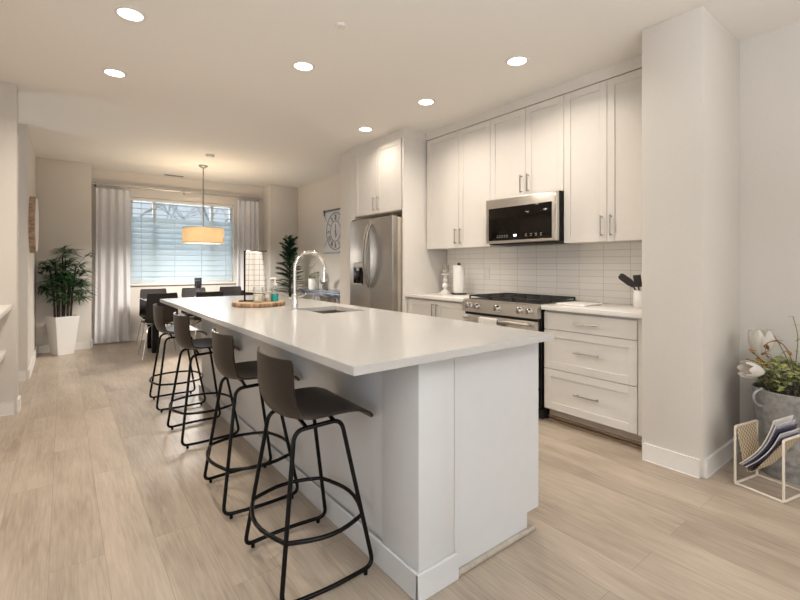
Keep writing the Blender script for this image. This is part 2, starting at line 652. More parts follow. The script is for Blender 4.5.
mb.box(-3.4, -2.2, -4.6, -4.45, 0, H)
mb.box(1.8, 3.75, -4.6, -4.45, 0, H)
mb.box(-2.2, 1.8, -4.6, -4.45, 2.5, H)
struct('wall_front', mb, M_wall)


def baseboard(name, pts, h=0.105, t=0.014):
    """runs along floor polyline, thickness to the left of travel"""
    m = MB()
    for (x0, y0), (x1, y1) in zip(pts, pts[1:]):
        d = Vector((x1 - x0, y1 - y0, 0))
        L = d.length
        d.normalize()
        n_ = Vector((-d.y, d.x, 0))
        Mx = Matrix(((d.x, n_.x, 0, x0), (d.y, n_.y, 0, y0), (0, 0, 1, 0), (0, 0, 0, 1)))
        m.box(-t * 0.98, L + t * 0.98, 0, t, 0, h, 0.003, 1, M=Mx)
    return struct(name, m, M_trim)


baseboard('baseboard_column', [(RW - 0.016, 0.93), (2.93, 0.93), (2.93, 1.268)][::-1], t=-0.014)
baseboard('baseboard_right', [(RW, -4.4), (RW, 0.912)])
baseboard('baseboard_back_left', [(-0.284, 7.93), (0.335, 7.93)], t=-0.014)
baseboard('baseboard_back', [(0.335, 8.3), (3.06, 8.3)], t=-0.014)
baseboard('baseboard_recess_left', [(0.335, 7.945), (0.335, 8.284)], t=-0.014)
baseboard('baseboard_recess_right', [(3.06, 7.945), (3.06, 8.284)], t=0.014)
baseboard('baseboard_back_right', [(3.06, 7.93), (RW - 0.016, 7.93)], t=-0.014)
baseboard('baseboard_clock_wall', [(RW, 5.19), (RW, 7.912)])
baseboard('baseboard_left_dining', [(-0.42, 6.15), (-0.30, 6.15), (-0.30, 7.93)], t=-0.014)
baseboard('baseboard_left_jog', [(-0.644, 4.83), (-0.305, 4.83), (-0.305, 5.02)], t=-0.014)
# filler between the cabinets and the ceiling
mb = MB()
mb.box(3.275, RW, 1.27, 3.765, 2.65, H)
struct('trim_1', mb, M_cab)
mb = MB()
mb.box(2.972, RW, 3.766, 4.80, 2.65, H)
struct('trim_2', mb, M_cab)
struct('wall_backsplash', MB().box(RW - 0.008, RW, 1.27, 3.745, 0.905, 1.47), M_tile)

# window 1: frame, mullions, pane, sill
win = bpy.data.objects.new('window_1', None)
COL.objects.link(win)
win.location = (1.685, 8.45, WZ0)
win['kind'] = 'structure'
mb = MB()
fw = 0.05
mb.box(WX0, WX1, 8.38, 8.44, WZ0, WZ0 + fw)
mb.box(WX0, WX1, 8.38, 8.44, WZ1 - fw, WZ1)
for x in (WX0 + 0.025, 1.225, 2.145, WX1 - 0.025):
    mb.box(x - 0.025, x + 0.025, 8.381, 8.439, WZ0 + fw, WZ1 - fw)
mb.build('window_frame', M_trim, win)
MB().box(WX0 + 0.03, WX1 - 0.03, 8.405, 8.411, WZ0 + 0.03, WZ1 - 0.03).build('pane', M_glass, win)
struct('window_2', MB().box(WX0 - 0.04, WX1 + 0.04, 8.255, 8.40, WZ0 - 0.035, WZ0 - 0.002, 0.004), M_trim)['kind'] = 'structure'
# garden outside the dining window
struct('ground_outside', MB().box(-12, 16, 8.75, 40, -0.4, -0.3), M_grass)


def tree(loc, hgt, seed, label):
    rnd = random.Random(seed)
    t = thing('bare_tree', label, 'tree', loc, 0, 'bare trees outside the dining window')
    br_ = MB()

    def grow(p, d, L, r, depth):
        q = p + d * L
        mid = p + d * L * 0.5 + Vector((rnd.uniform(-1, 1), rnd.uniform(-1, 1), 0)) * L * 0.05
        br_.tube([p, mid, q], [r, r * 0.85, r * 0.7], 5)
        if depth == 0:
            return
        for k in range(3):
            nd = (d + Vector((rnd.uniform(-.8, .8), rnd.uniform(-.6, .6), rnd.uniform(-.05, .5)))).normalized()
            grow(p + d * L * rnd.uniform(0.6, 1.0), nd, L * rnd.uniform(0.6, 0.8), r * 0.55, depth - 1)
    MB().tube([(0, 0, 0), (0.03, 0, hgt * 0.2), (0, 0.02, hgt * 0.4)], [0.13, 0.11, 0.09], 8).build('trunk', M_tbark, t, world=False)
    for k in range(5):
        a = k * 1.3 + rnd.random()
        grow(Vector((0, 0, hgt * (0.25 + 0.035 * k))), Vector((math.cos(a) * 0.8, math.sin(a) * 0.5, 0.8)).normalized(), hgt * 0.22, 0.035, 4)
    br_.build('branches', M_tbark, t, world=False)


tree((1.2, 13.0, -0.3), 6.0, 3, 'bare grey tree outside the left part of the dining window')
tree((3.9, 15.0, -0.3), 6.5, 5, 'bare grey tree outside the right part of the dining window')

# ------------------------------------------------------------------ recessed ceiling lights
spots = [
    (0.32, 3.06, 'recessed ceiling light, upper of the two at top left of the photo'),
    (0.32, 4.07, 'recessed ceiling light, lower of the two at top left of the photo'),
    (1.44, 3.06, 'recessed ceiling light with a visible inner ring, above the island'),
    (2.65, 2.02, 'recessed ceiling light nearest the tall column, in front of the upper cabinets'),
    (2.65, 3.04, 'recessed ceiling light in the middle of the row of three by the cabinets'),
    (2.65, 4.06, 'recessed ceiling light in front of the cabinet over the refrigerator'),
]
for i, (x, y, lb) in enumerate(spots):
    if i == 0:
        t = thing('recessed_light', lb, 'ceiling light', (x, y, H), 0, 'recessed ceiling lights')
        MB().lathe([(0.066, -0.001), (0.066, -0.006), (0.084, -0.004), (0.088, 0.0)], 32).build('trim_ring', M_trim, t, world=False)
        MB().lathe([(0.0, -0.003), (0.067, -0.003)], 32).build('lens', M_lamp, t, world=False)
        L0 = t
    else:
        t = copy_tree(L0)
        t.location = (x, y, H)
        t['label'] = lb
    area('downlight_lamp', (x, y, H - 0.02), (0, 0, 0), 0.13, 0.13, LAMP_W * (0.45 if y > 4.05 and x > 2 else 1.35 if x < 1 else 1), WARM, 'DISK', 150)
# the row continues over the near end of the island, just above the picture
area('downlight_lamp', (0.32, 2.02, H - 0.02), (0, 0, 0), 0.13, 0.13, LAMP_W * 0.8, WARM, 'DISK', 150)

o = MB().lathe([(0.0, -0.014), (0.026, -0.013), (0.034, -0.006), (0.036, 0.0)], 24).build('sprinkler_cover', M_trim)
o.location = (1.38, 2.394, H)
tag(o, 'small white sprinkler cover on the ceiling between the front recessed lights', 'sprinkler cover')
o = MB().lathe([(0.0, -0.03), (0.045, -0.028), (0.055, -0.015), (0.057, 0.0)], 24).build('smoke_detector', M_trim)
o.location = (1.592, 6.318, H)
tag(o, 'small white smoke detector on the ceiling near the pendant lamp', 'smoke detector')
t = thing('ceiling_vent', 'narrow white slotted vent in the ceiling by the curtain rod', 'vent', (1.6, 8.12, H))
MB().box(1.32, 1.92, 8.06, 8.18, H - 0.007, H, 0.002).build('vent_frame', M_trim, t)
mb = MB()
for k in range(3):
    mb.box(1.34, 1.62, 8.075 + k * 0.033, 8.09 + k * 0.033, H - 0.009, H - 0.006)
mb.build('slots', M_dark, t)

# ------------------------------------------------------------------ island
t = thing('kitchen_island', 'long white kitchen island base with corner post and baseboard', 'kitchen island', (1.42, 2.88, 0))
isl = t
mb = MB()
mb.box(1.045, 1.775, 1.265, 4.45, 0.09, 0.69)
mb.box(1.045, 1.775, 1.265, 2.525, 0.69, 0.889)
mb.box(1.045, 1.775, 2.98, 4.45, 0.69, 0.889)
mb.box(1.045, 1.322, 2.525, 2.98, 0.69, 0.889)
mb.box(1.673, 1.775, 2.525, 2.98, 0.69, 0.889)
mb.build('cabinet_body', M_isl, t)
MB().box(1.045, 1.70, 1.28, 4.44, 0.0, 0.09).build('toe_kick', M_kick, t)
# end panel with a toe notch at the aisle corner
MB().prism([(1.23, 0.0), (1.70, 0.0), (1.70, 0.09), (1.787, 0.09), (1.787, 0.889), (1.23, 0.889)], lambda u, v, d: Vector((u, d, v)), 1.240, 1.265).build('end_panel', M_isl, t)
MB().box(1.035, 1.218, 1.229, 1.46, 0.0, 0.889, 0.002).build('corner_post', M_isl, t)
MB().box(1.030, 1.224, 1.223, 1.47, 0.872, 0.889, 0.002).build('post_cap', M_isl, t)
mb = MB()
mb.box(1.021, 1.232, 1.215, 1.229, 0, 0.105, 0.003, 1)
mb.box(1.021, 1.035, 1.2155, 4.46, 0, 0.1045, 0.003, 1)
mb.build('baseboard', M_isl, t)
MB().tube([(1.233, 1.232, 0.012), (1.735, 1.232, 0.012)], 0.013, 10).build('quarter_round', M_graywood, t)
# aisle side doors
for k in range(4):
    y0 = 1.29 + k * 0.79
    d = MB()
    d.box(1.775, 1.795, y0 + 0.004, y0 + 0.782, 0.10, 0.86, 0.002)
    dd = d.build('door', M_isl, t)
    MB().tube(rounded([(1.795, y0 + 0.70, 0.66), (1.825, y0 + 0.70, 0.66), (1.825, y0 + 0.70, 0.82), (1.795, y0 + 0.70, 0.82)], 0.008), 0.005, 8).build('handle', M_nickel, dd)

# countertop with the sink cut out
CX0, CX1, CY0, CY1, CZ0, CZ1 = 0.712, 1.79, 1.158, 4.57, 0.8895, 0.92
SX0, SX1, SY0, SY1 = 1.335, 1.66, 2.54, 2.965
mb = MB()
bm = mb.bm
outer = [(CX0, CY0), (CX1, CY0), (CX1, CY1), (CX0, CY1)]
inner = [(SX0, SY0), (SX1, SY0), (SX1, SY1), (SX0, SY1)]
ov = {}
for zz in (CZ0, CZ1):
    O = [bm.verts.new((x, y, zz)) for x, y in outer]
    I = [bm.verts.new((x, y, zz)) for x, y in inner]
    ov[zz] = (O, I)
    for k in range(4):
        bm.faces.new((O[k], O[(k + 1) % 4], I[(k + 1) % 4], I[k]))
for k in range(4):
    for a in (0, 1):
        A, B = ov[CZ0][a], ov[CZ1][a]
        bm.faces.new((A[k], A[(k + 1) % 4], B[(k + 1) % 4], B[k]))
bmesh.ops.bevel(bm, geom=bm.edges[:], offset=0.0018, segments=2, affect='EDGES')
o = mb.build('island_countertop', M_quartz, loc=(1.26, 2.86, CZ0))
tag(o, 'long white quartz countertop on the island with stool overhang', 'countertop')

t = thing('kitchen_sink', 'undermount stainless steel sink set in the island countertop', 'sink', (1.53, 2.695, 0.68))
mb = MB()
mb.box(SX0 - 0.002, SX1 + 0.002, SY0 - 0.002, SY1 + 0.002, 0.70, 0.762)
for a in ((SX0 - 0.006, SX0 - 0.001, SY0 - .006, SY1 + .006), (SX1 + 0.001, SX1 + .006, SY0 - .006, SY1 + .006), (SX0, SX1, SY0 - .006, SY0 - .001), (SX0, SX1, SY1 + .001, SY1 + .006)):
    mb.box(*a, 0.70, 0.889)
mb.build('basin', mat('dull_sink_steel', (0.26, 0.235, 0.20), 0.42, 0.7, var=0.06), t)
MB().lathe([(0.0, 0.707), (0.04, 0.708), (0.045, 0.762)], 20, (1.50, 2.75, 0)).build('drain', M_chrome, t)

t = thing('kitchen_faucet', 'tall chrome gooseneck faucet behind the island sink', 'faucet', (1.285, 2.87, 0.92))
MB().lathe([(0, 0), (0.030, 0), (0.030, 0.006), (0.022, 0.012), (0.020, 0.10), (0.016, 0.115)], 24).build('body', M_chrome, t, world=False)
pts = [(0, 0, 0.11), (0, 0, 0.29)]
for k in range(1, 17):
    a = PI - k * PI * 1.05 / 16
    pts.append((0.115 + 0.115 * math.cos(a), 0, 0.29 + 0.115 * math.sin(a)))
MB().tube(pts, 0.0115, 12).build('neck', M_chrome, t, world=False)
MB().tube([(0.229, 0, 0.285), (0.227, 0, 0.25), (0.224, 0, 0.19)], [0.0125, 0.015, 0.016], 14).build('spray_head', M_chrome, t, world=False)
for k in range(8):
    a = PI - (k + 0.8) * PI * 0.9 / 9
    MB().lathe([(0, -0.006), (0.006, 0), (0, 0.006)], 8, (0.115 + 0.1295 * math.cos(a), 0, 0.29 + 0.1295 * math.sin(a))).build('spring_bead', M_chrome, t, world=False)
MB().tube([(0.012, 0, 0.085), (0.05, 0.0, 0.09), (0.085, 0.0, 0.105)], [0.009, 0.006, 0.0055], 10).build('lever', M_chrome, t, world=False)
MB().tube([(-0.014, 0, 0.085), (-0.045, 0.0, 0.085)], [0.007, 0.006], 10).build('lever', M_chrome, t, world=False)

# things on the island
BX, BY, BZ = 1.207, 3.36, 0.92
t = thing('wood_slice_board', 'round live-edge wood slice board on the island countertop', 'serving board', (BX, BY, BZ))
rr = [0.198 * (1 + 0.025 * math.sin(3 * k / 36 * 2 * PI + 1) + 0.012 * math.sin(9 * k / 36 * 2 * PI)) for k in range(36)]
mb = MB()
mb.prism([(rr[k] * 0.97 * math.cos(k / 36 * 2 * PI), rr[k] * 0.97 * math.sin(k / 36 * 2 * PI)) for k in range(36)], lambda u, v, d: Vector((u, v, d)), 0.001, 0.031)
mb.build('wood_face', M_wood, t, world=False)
mb = MB()
ring = []
for zz, s in ((0.0, 0.972), (0.004, 0.995), (0.016, 1.01), (0.026, 0.995), (0.030, 0.972)):
    ring.append([mb.bm.verts.new((rr[k] * s * math.cos(k / 36 * 2 * PI), rr[k] * s * math.sin(k / 36 * 2 * PI), zz)) for k in range(36)])
for a, b in zip(ring, ring[1:]):
    for k in range(36):
        mb.bm.faces.new((a[k], a[(k + 1) % 36], b[(k + 1) % 36], b[k]))
mb.build('bark_edge', M_bark, t, world=False)

ca, sa = math.cos(-YAW), math.sin(-YAW)


def on_board(r_, f_):
    """offset right / away as seen from the aisle end of the island"""
    return BX + r_ * ca - f_ * sa * -1 * -1 if False else BX + r_ * math.cos(YAW) + f_ * math.sin(YAW), BY - r_ * math.sin(YAW) + f_ * math.cos(YAW)


x, y = on_board(-0.122, 0.03)
t = thing('towel_stand', 'black metal towel stand with one arm on the wood slice board', 'towel stand', (x, y, BZ + 0.031), -YAW)
MB().box(-0.03, 0.14, -0.05, 0.05, 0.0, 0.008, 0.002).build('base', M_black, t, world=False)
MB().tube([(0, 0, 0.004), (0, 0, 0.395)], 0.0065, 10).build('post', M_black, t, world=False)
MB().tube([(0, 0, 0.393), (0.168, 0, 0.393)], 0.0045, 10).build('arm', M_black, t, world=False)
MB().lathe([(0, -0.008), (0.008, 0), (0, 0.008)], 12, (0.168, 0, 0.393)).build('knob', M_black, t, world=False)
# towel hung over the arm
o_t = MB()


def towel(u, v):
    # u along the drop (front bottom -> over the arm -> back bottom), v across
    s = u * 0.66
    xx = 0.018 + v * (0.112 + 0.035 * min(1, abs(s - 0.33) * 4)) + 0.004 * math.sin(v * 9)
    if s < 0.325:
        z = 0.393 - 0.325 + s + 0.006
        yy = -0.014 - 0.014 * (1 - s / 0.325) - 0.007 * math.sin(v * 11 + 1)
    elif s < 0.335:
        z, yy = 0.400, 0.0
    else:
        z = 0.393 - (s - 0.335) * 0.95 + 0.006
        yy = 0.014 + 0.016 * (s - 0.335) / 0.325 + 0.006 * math.sin(v * 11)
    return Vector((xx, yy, z - 0.012 * v))


o_t.grid(towel, 40, 14, 0.003)
o = o_t.build('tea_towel', M_towel)
o.location = (x, y, BZ + 0.031)
o.rotation_euler = (0, 0, -YAW)
tag(o, 'white tea towel with thin dark check lines hanging on the black stand', 'tea towel')


def jar(x, y, lb, rr_, h, wax):
    t = thing('candle_jar', lb, 'candle jar', (x, y, BZ + 0.031), 0, 'glass jars on the wood slice')
    MB().lathe([(0, 0), (rr_, 0), (rr_, h), (rr_ - 0.003, h), (rr_ - 0.003, 0.004), (0, 0.004)], 24).build('glass', M_glass2, t, world=False)
    MB().lathe([(0, 0.005), (rr_ - 0.004, 0.005), (rr_ - 0.004, wax), (0, wax)], 24).build('candle', M_wax, t, world=False)
    MB().box(-0.013, 0.013, -0.001, 0.001, wax * 0.5 - 0.012, wax * 0.5 + 0.016, M=Matrix.Rotation(-YAW, 4, 'Z') @ Matrix.Translation((0, -rr_ - 0.0015, 0))).build('paper_label', M_whitem, t, world=False)
    return t


x, y = on_board(0.015, -0.06)
jar(x, y, 'larger glass candle jar on the wood slice beside the towel stand', 0.040, 0.115, 0.06)
x, y = on_board(0.065, 0.03)
jar(x, y, 'smaller glass candle jar on the wood slice beside the teal soap bottle', 0.033, 0.105, 0.075)
x, y = on_board(0.118, 0.02)
t = thing('soap_bottle', 'clear pump soap bottle with teal liquid on the wood slice', 'soap bottle', (x, y, BZ + 0.031))
MB().lathe([(0, 0), (0.027, 0), (0.029, 0.004), (0.029, 0.085), (0.022, 0.105), (0.011, 0.115), (0.011, 0.128)], 24).build('bottle', M_glass2, t, world=False)
MB().lathe([(0, 0.003), (0.0265, 0.003), (0.0265, 0.058), (0, 0.058)], 24).build('liquid', M_teal, t, world=False)
mb = MB().lathe([(0, 0.126), (0.014, 0.126), (0.014, 0.143), (0.006, 0.146), (0.006, 0.172), (0.012, 0.174), (0.012, 0.186), (0, 0.188)], 16)
mb.tube([(0, 0, 0.180), (-0.03, -0.01, 0.181), (-0.042, -0.013, 0.174)], 0.005, 8)
mb.build('pump', M_white, t, world=False)

# ------------------------------------------------------------------ seat shells and stools
def shell_mesh(prof, halfw, wrap, nv=14, th=0.009, sub=4):
    """prof: (x,z) from front lip to back top; halfw, wrap: per profile point"""
    n = len(prof)

    def cat(a, t):
        i = min(int(t * (n - 1)), n - 2)
        f = t * (n - 1) - i
        p0, p1, p2, p3 = a[max(i - 1, 0)], a[i], a[i + 1], a[min(i + 2, n - 1)]
        return 0.5 * ((2 * p1) + (-p0 + p2) * f + (2 * p0 - 5 * p1 + 4 * p2 - p3) * f * f + (-p0 + 3 * p1 - 3 * p2 + p3) * f ** 3)
    X = [p[0] for p in prof]
    Zs = [p[1] for p in prof]

    def fn(u, v):
        s = v * 2 - 1
        hw = cat(halfw, u)
        wr = cat(wrap, u)
        # direction of surface normal towards the sitter
        e = 0.01
        dx, dz = cat(X, min(1, u + e)) - cat(X, max(0, u - e)), cat(Zs, min(1, u + e)) - cat(Zs, max(0, u - e))
        l_ = math.hypot(dx, dz) or 1
        nx, nz = dz / l_, -dx / l_
        # rounded end corners
        k = 1.0
        if u > 0.955:
            k = 1 - 0.055 * ((u - 0.955) / 0.045) ** 2
        if u < 0.05:
            k = 1 - 0.10 * ((0.05 - u) / 0.05) ** 2
        off = wr * (abs(s) ** 2.2)
        return Vector((cat(X, u) + nx * off, s * hw * k, cat(Zs, u) + nz * off))
    m = MB()
    m.grid(fn, n * sub, nv, th)
    return m


ST_PROF = [(0.212, 0.600), (0.185, 0.630), (0.13, 0.648), (0.06, 0.648), (-0.01, 0.642), (-0.085, 0.637), (-0.140, 0.650), (-0.168, 0.695), (-0.180, 0.755), (-0.184, 0.82), (-0.186, 0.884)]
ST_HW = [0.185, 0.192, 0.198, 0.20, 0.20, 0.20, 0.198, 0.195, 0.193, 0.190, 0.187]
ST_WR = [0.0, 0.0, 0.002, 0.008, 0.014, 0.024, 0.036, 0.042, 0.042, 0.042, 0.042]


def make_stool():
    t = thing('bar_stool', 'x', 'bar stool', (0, 0, 0), 0, 'bar stools along the island')
    shell_mesh(ST_PROF, ST_HW, ST_WR).build('seat_shell', M_shell, t, world=False, ang=50)
    for s in (-1, 1):
        pts = [(-0.192, s * 0.212, 0.022), (-0.112, s * 0.137, 0.606), (0.088, s * 0.137, 0.611), (0.194, s * 0.212, 0.022)]
        bow = [(0.10, s * 0.222, 0.022), (0.0, s * 0.227, 0.022), (-0.10, s * 0.222, 0.022)]
        loop = rounded(pts + bow, 0.042, True, 6)
        MB().tube(loop, 0.0088, 10, closed=True).build('leg_loop', M_black, t, world=False)
    # foot ring bulging out between the legs
    f = 0.205 / 0.59
    zr = 0.225
    rx0 = -0.192 + 0.080 * (zr - 0.022) / 0.584
    rx1 = 0.194 - 0.106 * (zr - 0.022) / 0.589
    ry = 0.212 - 0.075 * (zr - 0.022) / 0.584
    cor = [(rx1, ry), (rx0, ry), (rx0, -ry), (rx1, -ry)]
    ring_ = []
    for k in range(4):
        a, b = Vector(cor[k]), Vector(cor[(k + 1) % 4])
        d = b - a
        nn = Vector((d.y, -d.x)).normalized()
        if nn.dot((a + b) / 2) < 0:
            nn = -nn
        for q in range(8):
            tt = q / 8
            p = a + d * tt + nn * 0.048 * math.sin(PI * tt)
            ring_.append((p.x, p.y, zr))
    MB().tube(ring_, 0.0085, 10, closed=True).build('foot_ring', M_black, t, world=False)
    mb = MB()
    for xx in (-0.065, 0.055):
        mb.tube([(xx, -0.137, 0.612), (xx, -0.08, 0.626), (xx, 0.08, 0.626), (xx, 0.137, 0.612)], 0.008, 8)
    mb.build('cross_bracket', M_black, t, world=False)
    for s in (-1, 1):
        for xx in (-0.155, 0.155):
            MB().cyl((xx, s * 0.217, 0.0), (xx, s * 0.217, 0.024), 0.0085, 10).build('foot_glide', M_black, t, world=False)
    return t


stool = make_stool()
for i, (x, y, a, lb) in enumerate([
        (0.808, 1.686, -1.5, 'dark bar stool nearest the camera, at the near corner of the island'),
        (0.812, 2.400, -2, 'second dark bar stool from the camera along the island'),
        (0.812, 3.425, 2, 'third dark bar stool from the camera along the island'),
        (0.812, 4.330, -1, 'farthest dark bar stool, at the dining end of the island')]):
    o = stool if i == 0 else copy_tree(stool)
    o.location = (x, y, 0)
    o.rotation_euler = (0, 0, R(a))
    o['label'] = lb

# ------------------------------------------------------------------ kitchen cabinets
def shaker(mb, xf, y0, y1, z0, z1, st=0.057, t=0.019, rec=0.008):
    """shaker front facing -x; front face at xf"""
    b = 0.0012
    mb.box(xf + rec, xf + t, y0 + st * 0.8, y1 - st * 0.8, z0 + st * 0.8, z1 - st * 0.8)
    mb.box(xf, xf + t, y0, y0 + st, z0, z1, b, 1)
    mb.box(xf, xf + t, y1 - st, y1, z0, z1, b, 1)
    mb.box(xf, xf + t, y0 + st, y1 - st, z0, z0 + st, b, 1)
    mb.box(xf, xf + t, y0 + st, y1 - st, z1 - st, z1, b, 1)
    return mb


def pull_v(x, y, z0, z1):
    m = MB()
    m.tube(rounded([(x, y, z0 + 0.012), (x - 0.030, y, z0 + 0.012), (x - 0.030, y, z1 - 0.012), (x, y, z1 - 0.012)], 0.004, seg=2), 0.0048, 8)
    m.cyl((x - 0.030, y, z0), (x - 0.030, y, z1), 0.0055, 8)
    return m


def pull_h(x, y0, y1, z):
    m = MB()
    m.cyl((x, y0 + 0.02, z), (x - 0.030, y0 + 0.02, z), 0.0045, 8)
    m.cyl((x, y1 - 0.02, z), (x - 0.030, y1 - 0.02, z), 0.0045, 8)
    m.cyl((x - 0.030, y0, z), (x - 0.030, y1, z), 0.0055, 8)
    return m


G = 0.0018
BF = 3.01       # base fronts
# drawer base cabinet between range and column
t = thing('drawer_cabinet', 'white base cabinet with three drawers between the range and the column', 'cabinet', (3.3, 1.66, 0))
mb = MB()
mb.box(BF + 0.020, RW - 0.002, 1.285, 2.04, 0.108, 0.884)
mb.box(BF + 0.004, BF + 0.024, 1.285, 1.328 - 0.003, 0.108, 0.884)
mb.build('body', M_cab, t)
MB().box(3.075, RW - 0.01, 1.29, 2.03, 0.03, 0.108).build('toe_kick', M_kick, t)
mb = MB()
mb.box(3.055, 3.075, 1.276, 2.03, 0.0, 0.020)
mb.box(3.062, 3.078, 1.276, 2.03, 0.028, 0.044)
mb.build('shoe_molding', M_brownwood, t)
for z0, z1, slab, hz in ((0.735, 0.868, True, 0.803), (0.428, 0.731, False, 0.585), (0.112, 0.424, False, 0.270)):
    mb = MB()
    if slab:
        mb.box(BF, BF + 0.019, 1.33, 2.036, z0, z1, 0.0015, 1)
    else:
        shaker(mb, BF, 1.33, 2.036, z0, z1)
    d = mb.build('drawer', M_cab, t)
    pull_h(BF + (0 if slab else 0.008), 1.585, 1.775, hz).build('handle', M_nickel, d)

# base cabinet between range and refrigerator panel
t = thing('base_cabinet', 'white two-door base cabinet between the range and the refrigerator', 'cabinet', (3.3, 3.31, 0))
MB().box(BF + 0.020, RW - 0.002, 2.865, 3.762, 0.108, 0.884).build('body', M_cab, t)
MB().box(3.075, RW - 0.01, 2.87, 3.755, 0.0, 0.108).build('toe_kick', M_kick, t)
for y0, y1, hy in ((2.868, 3.30, 3.27), (3.304, 3.752, 3.334)):
    d = shaker(MB(), BF, y0, y1, 0.112, 0.868).build('door', M_cab, t)
    pull_v(BF, hy, 0.685, 0.84).build('handle', M_nickel, d)

for (y0, y1, lb) in ((1.272, 2.043, 'white worktop on the drawer cabinet beside the column'), (2.855, 3.763, 'white worktop between the range and the refrigerator panel')):
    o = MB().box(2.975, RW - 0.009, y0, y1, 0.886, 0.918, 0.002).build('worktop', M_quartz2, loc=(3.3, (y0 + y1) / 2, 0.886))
    tag(o, lb, 'worktop')

# upper cabinets
UF = 3.275
UZ0, UZ1 = 1.415, 2.642


def upper(label, y0, y1, z0, hz0, hz1, div, gap=0.0):
    t = thing('upper_cabinet', label, 'cabinet', (3.44, (y0 + y1) / 2, z0), 0, 'white upper cabinets on the range wall')
    MB().box(UF + 0.020, RW - 0.009, y0 + 0.001, y1 - 0.001, z0, 2.649).build('body', M_cab, t)
    for a, b, hy in ((y0 + G, div - G, div - 0.036), (div + G, y1 - G, div + 0.036)):
        d = shaker(MB(), UF, a, b, z0 - 0.0, UZ1).build('door', M_cab, t)
        pull_v(UF, hy, hz0, hz1).build('handle', M_nickel, d)
    return t


upper('white two-door upper cabinet beside the tall refrigerator panel', 2.815, 3.745, UZ0, 1.455, 1.615, 3.24)
upper('short white two-door upper cabinet above the microwave', 2.03, 2.815, 1.852, 1.885, 2.045, 2.409)
upper('white two-door upper cabinet beside the column', 1.272, 2.03, UZ0, 1.455, 1.615, 1.668)

# refrigerator enclosure
o = MB().box(2.955, RW - 0.002, 3.766, 3.790, 0, 2.649, 0.0015).build('refrigerator_side_panel', M_cab, loc=(3.28, 3.778, 0))
tag(o, 'tall white panel beside the refrigerator', 'panel')
t = thing('refrigerator_top_cabinet', 'white two-door cabinet above the refrigerator', 'cabinet', (3.28, 4.29, 1.845))
MB().box(2.975, RW - 0.002, 3.792, 4.798, 1.845, 2.649).build('body', M_cab, t)
for a, b, hy in ((3.815, 4.283, 4.245), (4.287, 4.76, 4.325)):
    d = shaker(MB(), 2.955, a, b, 1.85, 2.642).build('door', M_cab, t)
    pull_v(2.955, hy, 1.885, 2.045).build('handle', M_nickel, d)

# ------------------------------------------------------------------ refrigerator
FX = 2.83
FY0, FY1, FM = 3.80, 4.69, 4.245
t = thing('refrigerator', 'stainless steel french door refrigerator with curved handles and dispenser', 'refrigerator', (3.2, FM, 0))
MB().box(2.905, RW - 0.03, FY0 + 0.005, FY1 - 0.005, 0.03, 1.765, 0.004).build('body', M_steel_side, t)
MB().box(2.92, RW - 0.06, FY0 + 0.03, FY1 - 0.03, 0.0, 0.03).build('kick_grille', M_dark, t)


def fdoor(y0, y1, z0, z1, name):
    m = MB()
    m.box(FX, 2.903, y0, y1, z0, z1, 0.008, 3)
    return m.build(name, M_steel, t)


dl = fdoor(FM + 0.002, FY1, 0.70, 1.775, 'door')
dr = fdoor(FY0, FM - 0.002, 0.70, 1.775, 'door')
fz = fdoor(FY0, FY1, 0.06, 0.69, 'freezer_drawer')


def bow_handle(y, sgn):
    pts = []
    for k in range(21):
        s = k / 20
        bow = math.sin(PI * s)
        pts.append((FX - 0.006 - 0.075 * bow ** 0.75, y + sgn * 0.026, 0.975 + s * 0.735))
    return MB().tube(pts, [0.009 + 0.003 * math.sin(PI * k / 20) for k in range(21)], 10)


bow_handle(FM, 1).build('handle', M_nickel, dl)
bow_handle(FM, -1).build('handle', M_nickel, dr)
MB().tube(rounded([(FX, FY0 + 0.08, 0.60), (FX - 0.05, FY0 + 0.08, 0.60), (FX - 0.05, FY1 - 0.08, 0.60), (FX, FY1 - 0.08, 0.60)], 0.03), 0.011, 10).build('handle', M_chrome, fz)
dp = MB().box(FX - 0.004, FX + 0.01, 4.385, 4.60, 1.00, 1.265, 0.003).build('dispenser', M_blackg, dl)
MB().box(FX - 0.006, FX, 4.395, 4.59, 1.205, 1.258, 0.002).build('control_strip', M_mark, dp)
MB().box(FX - 0.022, FX, 4.47, 4.50, 1.165, 1.204, 0.003).build('nozzle', M_mark, dp)
MB().box(FX - 0.02, FX, 4.40, 4.585, 1.0, 1.012, 0.002).build('drip_tray', M_mark, dp)
for y in (FY0 + 0.015, FY1 - 0.075):
    MB().box(2.85, 2.96, y, y + 0.06, 1.775, 1.79, 0.003).build('hinge_cover', M_dark, t)

# ------------------------------------------------------------------ range
RY0, RY1 = 2.048, 2.850
t = thing('gas_range', 'stainless steel gas range with black grates and five knobs', 'range', (3.28, 2.45, 0))
MB().box(2.985, RW - 0.012, RY0, RY1, 0.09, 0.905, 0.002).build('body', M_black, t)
MB().box(3.04, RW - 0.05, RY0 + 0.02, RY1 - 0.02, 0.0, 0.09).build('kick_plate', M_dark, t)
MB().box(2.955, RW - 0.012, RY0 - 0.002, RY1 + 0.002, 0.905, 0.925, 0.003).build('cooktop', M_steelh, t)
MB().box(2.985, RW - 0.05, RY0 + 0.03, RY1 - 0.03, 0.923, 0.929, 0.002).build('burner_pan', M_blackm, t)
mb = MB()
mb.prism([(2.925, 0.812), (2.985, 0.812), (2.985, 0.922), (2.955, 0.922), (2.938, 0.915)], lambda u, v, d: Vector((u, d, v)), RY0, RY1)
mb.build('control_panel', M_steelh, t)
